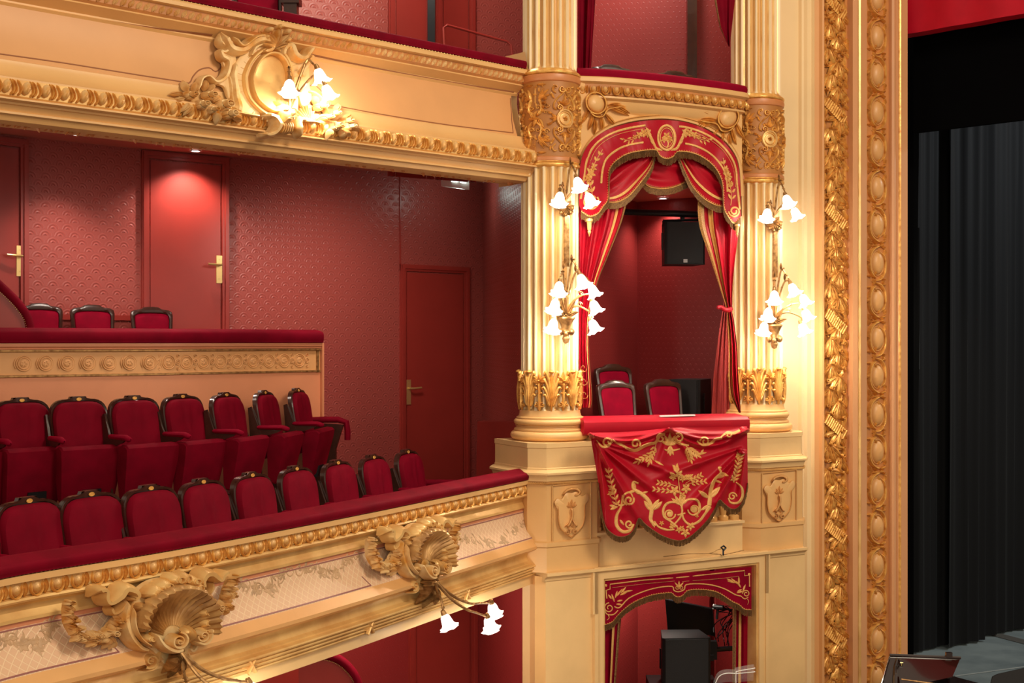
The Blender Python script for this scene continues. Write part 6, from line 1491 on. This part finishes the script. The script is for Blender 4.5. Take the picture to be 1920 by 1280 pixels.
for nm, lst, lv in (('l', [(270, 760, 52), (350, 850, 56), (440, 760, 52), (560, 850, 74), (580, 940, 60), (430, 900, 40)], [(200, 790, 2.9), (230, 850, 2.2), (260, 690, -2), (430, 680, -1.5), (470, 700, -.9), (340, 700, -1.4), (250, 880, 2.4), (480, 950, 1.4), (640, 960, .6), (610, 880, .3), (190, 740, 3.3), (500, 800, -.6)]), ('r', [(1500, 870, 50), (1530, 980, 50), (1620, 940, 54), (1600, 1070, 60), (1730, 1020, 50), (1740, 1080, 44)], [(1800, 1050, .3), (1800, 1090, .5), (1770, 980, -.4), (1680, 900, -.8), (1580, 860, -1.1), (1480, 820, -1.6), (1540, 1120, 1.8), (1660, 1130, 1.2), (1450, 960, 2.6), (1700, 1120, .8)])):
    mb = MB()
    for x, y, a in lv: leaf(mb, mU, x-30*math.cos(a), y-30*math.sin(a), a, 110, 30, .06, 0, rnd.uniform(-.4, .4))
    tag(mb.build('rose_leaves', 'carved', uc), kind='stuff')
    for x, y, rr in lst: mb = MB(); rose(mb, mU, x, y, rr, .13, a=rnd.uniform(0, 6)); mb.build('rose', 'carved', uc)
# ================================================================== LAMPS
def shade(root, p, ax, s=1.0, light=5.0, glow=True):
    ax = V(ax).normalized(); q = ax.to_track_quat('Z', 'Y').to_matrix(); mb = MB(); rows = []
    for z, r_, lob in ((-.012, .010, 0), (0, .016, 0), (.02, .030, 0), (.045, .036, .02), (.07, .040, .06), (.088, .050, .12), (.098, .062, .2)):
        rows.append([p+q@V((r_*s*(1+lob*math.cos(6*a))*math.cos(a), r_*s*(1+lob*math.cos(6*a))*math.sin(a), (z-.02*lob*math.cos(6*a)*5*.3)*s)) for a in [2*pi*j/30 for j in range(30)]])
    mb.grid(rows, close_u=True); o = mb.build('glass_shade', 'shade', root)
    mb = MB(); mb.lathe((0, 0, 0), [(.004, -.03), (.013, -.026), (.017, -.01), (.019, .004), (.014, .008)], 12); mb.v = [tuple(p+q@(V(v)*s)) for v in mb.v]; mb.build('shade_holder', 'bronze', o)
    if light: point('lamp_bulb_light', p+ax*.105*s, light, .035)
    return o
def arm(root, pts, r=.007, leafy=True):
    mb = MB(); q = spl([tuple(p) for p in pts], 7); mb.tube(q, [r*(1.3-.5*i/len(q)) for i in range(len(q))], 8)
    if leafy:
        for i in range(3, len(q)-2, 4):
            a, b = V(q[i]), V(q[i+1]); t = (b-a).normalized(); w = t.cross(V((0, 0, 1))).normalized(); u = w.cross(t)
            for s in (-1, 1):
                for (c, e) in ((w, u),): mb.grid([[a, a], [a+t*.012+c*s*.012, a+t*.012+u*.007], [a+t*.026+c*s*.016+u*.004, a+t*.028+u*.010]])
        k = V(q[-1]); 
    return mb.build('arm', 'bronze', root)
def down(p, k=.35): return V((p[0]*k, p[1]*k, -1))
def col_lamp(c, label, ys, spots, lower):
    b0 = Plane((V(c)+NX*.235).to_tuple(), AD); bo = Plane((V(c)+NX*.42).to_tuple(), AD)
    cx_ = CX+F*(V(c)+NX*.24).x/(V(c)+NX*.24).y; r = empty('wall_sconce', b0.px(cx_, ys[1]), label=label, cat='wall lamp', group=None)
    hub = b0.px(cx_, ys[1], .04)
    if lower:
        mb = MB(); s = .145; mb.lathe(b0.px(cx_, ys[1]+22, .06), [(.004, -.15), (.022, -.14), (.03, -.11), (.02, -.09), (.034, -.06), (.03, -.045), (.044, .0), (.06, .03), (.07, .04), (.07, .052), (.05, .055), (.04, .05)], 16); mb.build('vase_bracket', 'bronze', r)
        mb = MB(); f = lambda x, y, h: b0.px(cx_+x, ys[1]+y, .05+h)
        for a, l in ((-pi/2, 44), (-pi/2-.4, 36), (-pi/2+.4, 36), (-pi/2-.9, 26), (-pi/2+.9, 26), (-pi/2-.2, 50)): leaf(mb, f, 0, 10, a, l, 5, .06, 0, (a+pi/2)*.6)
        volute(mb, f, -7, 2, 7, 1.3, 0, 1, 2.2, .05); volute(mb, f, 7, 2, 7, 1.3, pi, -1, 2.2, .05)
        for x in (-10, 0, 10): dome(mb, f, x, 40-abs(x)*.3, 6, 7, .05)
        mb.build('acanthus_cup', 'bronze', r)
    else:
        mb = MB(); f = lambda x, y, h: b0.px(cx_+x, ys[1]+y, .02+h)
        for a in (-2.6, -2.0, -1.2, -.5, 2.8, 2.2, .9, .3, 1.57): leaf(mb, f, 0, 12, a, 17, 5, .05, 0, .5)
        for x, y in ((-9, 20), (0, 24), (9, 20), (12, 12)): dome(mb, f, x, y, 3.4, 4, .05)
        mb.build('leaf_backplate', 'bronze', r)
        mb = MB(); a, b = b0.px(cx_, ys[1]+18, .02), b0.px(cx_, ys[2], .02); mb.hull8([b-b0.d3*.022, b+b0.d3*.022, b+b0.d3*.02+b0.n3*.02, b-b0.d3*.02+b0.n3*.02], [a-b0.d3*.022, a+b0.d3*.022, a+b0.d3*.02+b0.n3*.02, a-b0.d3*.02+b0.n3*.02]); mb.build('backing_rod', 'bronze', r)
    for k, (x, y, off) in enumerate(spots):
        P_ = Plane((V(c)+NX*off).to_tuple(), AD); p = P_.px(x, y); out = (p-hub); out.z = 0; out.normalize()
        ax = out*.45+V((0, 0, -1)); neck = p-ax.normalized()*.05
        if y < ys[1]-25:
            top = b0.px(cx_+(x-cx_)*.35, y-34 if abs(x-cx_) > 14 else y-26, .06); arm(r, [hub, b0.px(cx_+(x-cx_)*.1, (ys[1]+y)/2-10, .05), top, (top+neck)/2+V((0, 0, .03)), neck+V((0, 0, .015))])
            mb = MB(); leaf(mb, lambda u, v, h: b0.px(u, v, .06+h), cx_+(x-cx_)*.35, y-36, -pi/2, 14, 3, .02); mb.build('leaf_tip', 'bronze', r)
        else:
            arm(r, [hub+V((0, 0, .02)), hub+(neck-hub)*.5+V((0, 0, .075)), neck+V((0, 0, .05)), neck+V((0, 0, .0))])
            q = hub+(neck-hub)*.55+V((0, 0, .09)); mb = MB(); sp_ = spiral(0, 0, .022, 1.2, 0, 1, .3); mb.tube([q+out*u+V((0, 0, v)) for u, v in sp_], .004, 6); mb.build('curl', 'bronze', r)
        shade(r, neck, ax, 1.02, 9.0)
    return r
col_lamp((L.x, L.y), 'three-light bronze sconce on the upper left column shaft, just under the frieze drum', (300, 378, 500), [(1049, 372, .40), (1084, 344, .42), (1106, 374, .42)], False)
col_lamp((L.x, L.y), 'seven-light bronze sconce low on the left column, beside the curtain', (500, 585, 0), [(1048, 540, .42), (1091, 526, .42), (1112, 545, .40), (1040, 573, .40), (1115, 575, .42), (1037, 610, .40), (1113, 611, .42)], True)
col_lamp((R_.x, R_.y), 'three-light bronze sconce on the right column shaft, just under the frieze drum', (340, 408, 520), [(1438, 402, .40), (1476, 376, .42), (1492, 400, .40)], False)
col_lamp((R_.x, R_.y), 'seven-light bronze sconce low on the right column, glowing onto the proscenium wall', (500, 598, 0), [(1452, 556, .42), (1487, 542, .42), (1508, 562, .40), (1440, 588, .40), (1512, 590, .40), (1432, 615, .40), (1506, 616, .40)], True)
def fascia_lamp(surf, label, hub, spots, up):
    h0 = surf.px(hub[0], hub[1], .10); r = empty('wall_sconce', h0, label=label, cat='wall lamp')
    mb = MB(); f = lambda x, y, h: surf.px(hub[0]+x, hub[1]+y, .04+h)
    if not up:
        for a in (-2.4, -1.8, -1.2, -.6, .2, 1.2, 2.0, 2.8): leaf(mb, f, 0, 0, a, 15, 4, .06, 0, .5)
        for a, l in ((1.2, 44), (1.7, 50), (2.0, 46), (1.45, 40)): leaf(mb, f, 0, 2, a, l, 4.5, .07, 0, .2)
    else:
        for a, l in ((-1.5, 50), (-1.2, 44), (-1.9, 40), (.5, 20)): leaf(mb, f, 0, 0, a, l, 5, .08, 0, .4)
    dome(mb, f, 0, 0, 6, 6, .07); mb.build('leaf_backplate', 'bronze', r)
    for x, y, hh, px_, py_ in spots:
        p = surf.px(x, y, hh); mid_ = surf.px(px_, py_, hh*.8); out = p-h0; out.z = 0
        ax = (out.normalized()*.4 if out.length > .01 else V((0, 0, 0)))+V((0, 0, -1)); neck = p-ax.normalized()*.05
        arm(r, [h0, (h0+mid_)/2+V((0, 0, .02 if up else -.02)), mid_, (mid_+neck)/2+V((0, 0, .01 if up else .0)), neck], .008); shade(r, neck, ax, 1.0, 8.0)
    return r
fascia_lamp(LPS, 'three-light bronze sconce hanging under the shell cartouche nearer the column', (792, 1088), [(783, 1158, .22, 783, 1118), (845, 1160, .30, 815, 1135), (872, 1136, .22, 838, 1126)], False)
fascia_lamp(LPS, 'bronze sconce hanging under the big left shell cartouche, cut by the bottom edge', (314, 1218), [(298, 1296, .22, 300, 1255), (360, 1302, .30, 335, 1275), (414, 1284, .22, 372, 1262)], False)
fascia_lamp(UPS, 'three-light bronze sconce in front of the oval cartouche of the upper balcony', (528, 205), [(504, 173, .24, 511, 135), (561, 152, .24, 545, 122), (572, 183, .26, 556, 150)], True)
# ================================================================== EQUIPMENT
def speaker(name, label, c, sx, sy, sz, yaw, extra=None, tilt=0.0, cat='loudspeaker'):
    r = empty(name, V(c), label=label, cat=cat); R = Matrix.Rotation(yaw, 3, 'Z')@Matrix.Rotation(tilt, 3, 'X'); c = V(c)
    mb = MB(); mb.prism([c+R@V(p) for p in ((-sx/2, -sy/2+.015, -sz/2), (-sx/2+.02, -sy/2, -sz/2), (sx/2-.02, -sy/2, -sz/2), (sx/2, -sy/2+.015, -sz/2), (sx/2-.04, sy/2, -sz/2), (-sx/2+.04, sy/2, -sz/2))], R@V((0, 0, sz))); cab = mb.build('cabinet', 'black', r)
    mb = MB(); mb.box(c+R@V((0, -sy/2-.006, 0)), sx-.05, .012, sz-.02, R); mb.build('grille', 'grille', cab)
    mb = MB(); mb.box(c+R@V((0, -sy/2-.014, -sz/2+.03)), .035, .004, .03, R); mb.build('maker_badge', mat('badge_grey', srgb(170, 168, 170), .4) if 'badge_grey' not in bpy.data.materials else bpy.data.materials['badge_grey'], cab)
    for s in (-1, 1): mb = MB(); mb.box(c+R@V((s*(sx/2+.002), -sy*.2, .02)), .012, .03, sz*.4, R); mb.build('side_handle', 'blackmet', r)
    return r, R, c
r, R, c = speaker('loudspeaker', 'black square loudspeaker hanging from the pipe in the stage box', W(1277, 458, 11.3), .36, .30, .37, .10)
mb = MB(); a = W(1243, 414, 11.3); b = W(1316, 412, 11.3); mb.tube([a, b], .012, 8); mb.tube([a, a+V((0, 0, -.05))], .008, 6); mb.tube([b, b+V((0, 0, -.05))], .008, 6); mb.tube([(a+b)/2, W(1280, 400, 11.3)], .02, 8); mb.build('hanging_bracket', 'blackmet', r)
mb = MB(); mb.tube([W(1165, 397, 11.0), W(1400, 405, 11.5)], .028, 12); tag(mb.build('black_pipe', 'blackmet'), 'black steel pipe across the top of the stage box', 'pipe')
r, R, c = speaker('loudspeaker', 'black subwoofer box standing on the stage box floor behind the chairs', W(1297, 760, 11.55), .30, .40, .48, -.5)
r, R, c = speaker('loudspeaker', 'large black loudspeaker in the lower box below the screen', W(1281, 1234, 10.9), .41, .32, .42, .05)
mb = MB(); mb.box(c+V((0, .02, -.27)), .58, .5, .12); mb.box(c+V((0, .02, -.75)), .5, .45, .84); tag(mb.build('equipment_case', 'black'), 'black case the large loudspeaker stands on in the lower box', 'case')
mb = MB(); a = [W(1247, 1123, 11.2), W(1336, 1141, 11.35), W(1341, 1192, 11.35), W(1252, 1185, 11.2)]; mb.prism(a, V((.01, .04, 0))); sc_ = empty('monitor', a[3], label='thin black flat screen tilted above the large loudspeaker in the lower box', cat='monitor'); mb.build('screen_housing', 'black', sc_)
mb = MB(); q = (a[0]+a[1]+a[2]+a[3])/4; mb.prism([q+(p-q)*.95-V((0, .003, 0)) for p in a], V((0, -.002, 0))); mb.build('screen_glass', 'screen', sc_); mb = MB(); mb.tube([q+V((0, .05, 0)), V((q.x, q.y+.08, q.z-.3)), V((q.x, q.y+.08, 1.35))], .02, 8); mb.build('stand_pole', 'blackmet', sc_)
r = empty('pipe_arm', W(1345, 1215, 11.2), label='black horizontal pipe arm with clamp right of the large loudspeaker', cat='bracket')
mb = MB(); mb.tube([W(1332, 1218, 11.2), W(1410, 1212, 11.3)], .022, 10); mb.build('arm', 'blackmet', r)
mb = MB(); mb.box(W(1336, 1218, 11.18), .07, .06, .16); mb.box(W(1332, 1232, 11.15), .05, .05, .05); mb.build('clamp', 'black', r)
r = empty('clip_lamp', W(1348, 1140, 11.3), label='small black clip light beside the screen, above the coiled cables', cat='lamp'); mb = MB(); mb.tube([W(1338, 1137, 11.3), W(1356, 1139, 11.25)], .022, 10); mb.tube([W(1346, 1140, 11.3), W(1344, 1160, 11.3)], .012, 8); mb.build('lamp_head', 'black', r)
mb = MB(); mb.tube([W(1337, 1137, 11.3), W(1343, 1137.5, 11.3)], .023, 10); mb.build('silver_rim', 'whiteplastic', r)
rnd = random.Random(2); cb = empty('cable_bundle', W(1360, 1150, 11.3), label='tangle of thin black cables hanging right of the screen', cat='cable')
for i in range(9):
    mb = MB(); x0, y0 = 1348+rnd.uniform(-4, 6), 1138+rnd.uniform(-3, 10); pts = [(x0, y0), (x0+14+rnd.uniform(-3, 8), y0-rnd.uniform(-2, 6)), (x0+24+rnd.uniform(-3, 6), y0+rnd.uniform(4, 14)), (x0+rnd.uniform(-8, 26), y0+rnd.uniform(25, 50)), (x0+rnd.uniform(-10, 22), y0+rnd.uniform(40, 75))]
    mb.tube([W(p[0], p[1], 11.3+rnd.uniform(-.05, .1)) for p in spl(pts, 6)], .0045, 5); mb.build('cable', 'black', cb)
# clear plastic hoods at the bottom of the lower box
r = empty('plastic_hood', W(1380, 1262, 9.9), label='clear curved plastic hoods with pale rims at the foot of the lower box opening', cat='hood')
for pts in ([(1340, 1284), (1348, 1268), (1362, 1262), (1385, 1262), (1416, 1259)], [(1380, 1290), (1380, 1262), (1384, 1258), (1416, 1252)]):
    mb = MB(); q = [W(x, y, 9.9) for x, y in spl(pts, 5)]; mb.tube(q, .0035, 6); mb.build('rim', 'whiteplastic', r)
    mb = MB(); mb.grid([[p, p+V((.01, .12, 0)), V((p.x+.01, p.y+.12, p.z-.1))] for p in q]); mb.build('hood_shell', 'clear', r)
# small snapped cable with camera clamp on the cornice
r = empty('cable_clamp', PA.px(1356, 1032, .06), label='small dark clamp with a wire lying on the cornice under the embroidered drape', cat='clamp')
mb = MB(); f = lambda x, y: PA.px(x, y, .07); mb.tube([f(1356, 1041), f(1356, 1030), f(1352, 1026), f(1357, 1023), f(1361, 1027), f(1357, 1031)], .008, 6); mb.build('clamp_body', 'blackmet', r)
mb = MB(); mb.tube([f(x, y) for x, y in spl([(1244, 1043), (1290, 1038), (1330, 1037), (1346, 1030), (1356, 1028)], 5)], .003, 5); mb.tube([f(x, y) for x, y in spl([(1330, 1037), (1350, 1039), (1356, 1040), (1395, 1031)], 5)], .003, 5); mb.build('wire', 'bronze', r)
# exit sign under the gallery ceiling
r = empty('exit_sign', W(853, 335, 13.1), label='white emergency light box fixed under the balcony ceiling near the left column', cat='sign')
mb = MB(); e1, e2, e3 = W(840, 334, 13.1), W(880, 339, 12.9), W(827, 333, 13.35); dn = V((0, 0, -.09)); mb.hull8([e1+dn, e2+dn, e2+dn+(e3-e1), e3+dn], [e1, e2, e2+(e3-e1), e3]); mb.build('housing', 'whiteplastic', r)
mb = MB(); e1, e2 = W(846, 338, 13.06), W(876, 342, 12.88)
for k in (0, .55): a = e1+(e2-e1)*k; b = e1+(e2-e1)*(k+.38); mb.hull8([a+V((0, 0, -.012)), b+V((0, 0, -.012)), b+V((0, -.006, -.012)), a+V((0, -.006, -.012))], [a, b, b+V((0, -.006, 0)), a+V((0, -.006, 0))])
mb.build('light_slot', 'signglow', r); point('exit_light', W(860, 362, 13.2), 2.5, .05, (.8, 1, .9))
# programme lying on the box rail
mb = MB(); a = [PQ.px(1238, 781.5, -.05), PQ.px(1304, 779.5, -.05)]; mb.prism([a[0], a[1], a[1]+V((0, .08, 0)), a[0]+V((0, .08, 0))], (0, 0, .008)); tag(mb.build('programme_booklet', 'whiteplastic'), 'thin pale booklet lying on the scarlet stage box rail', 'booklet')
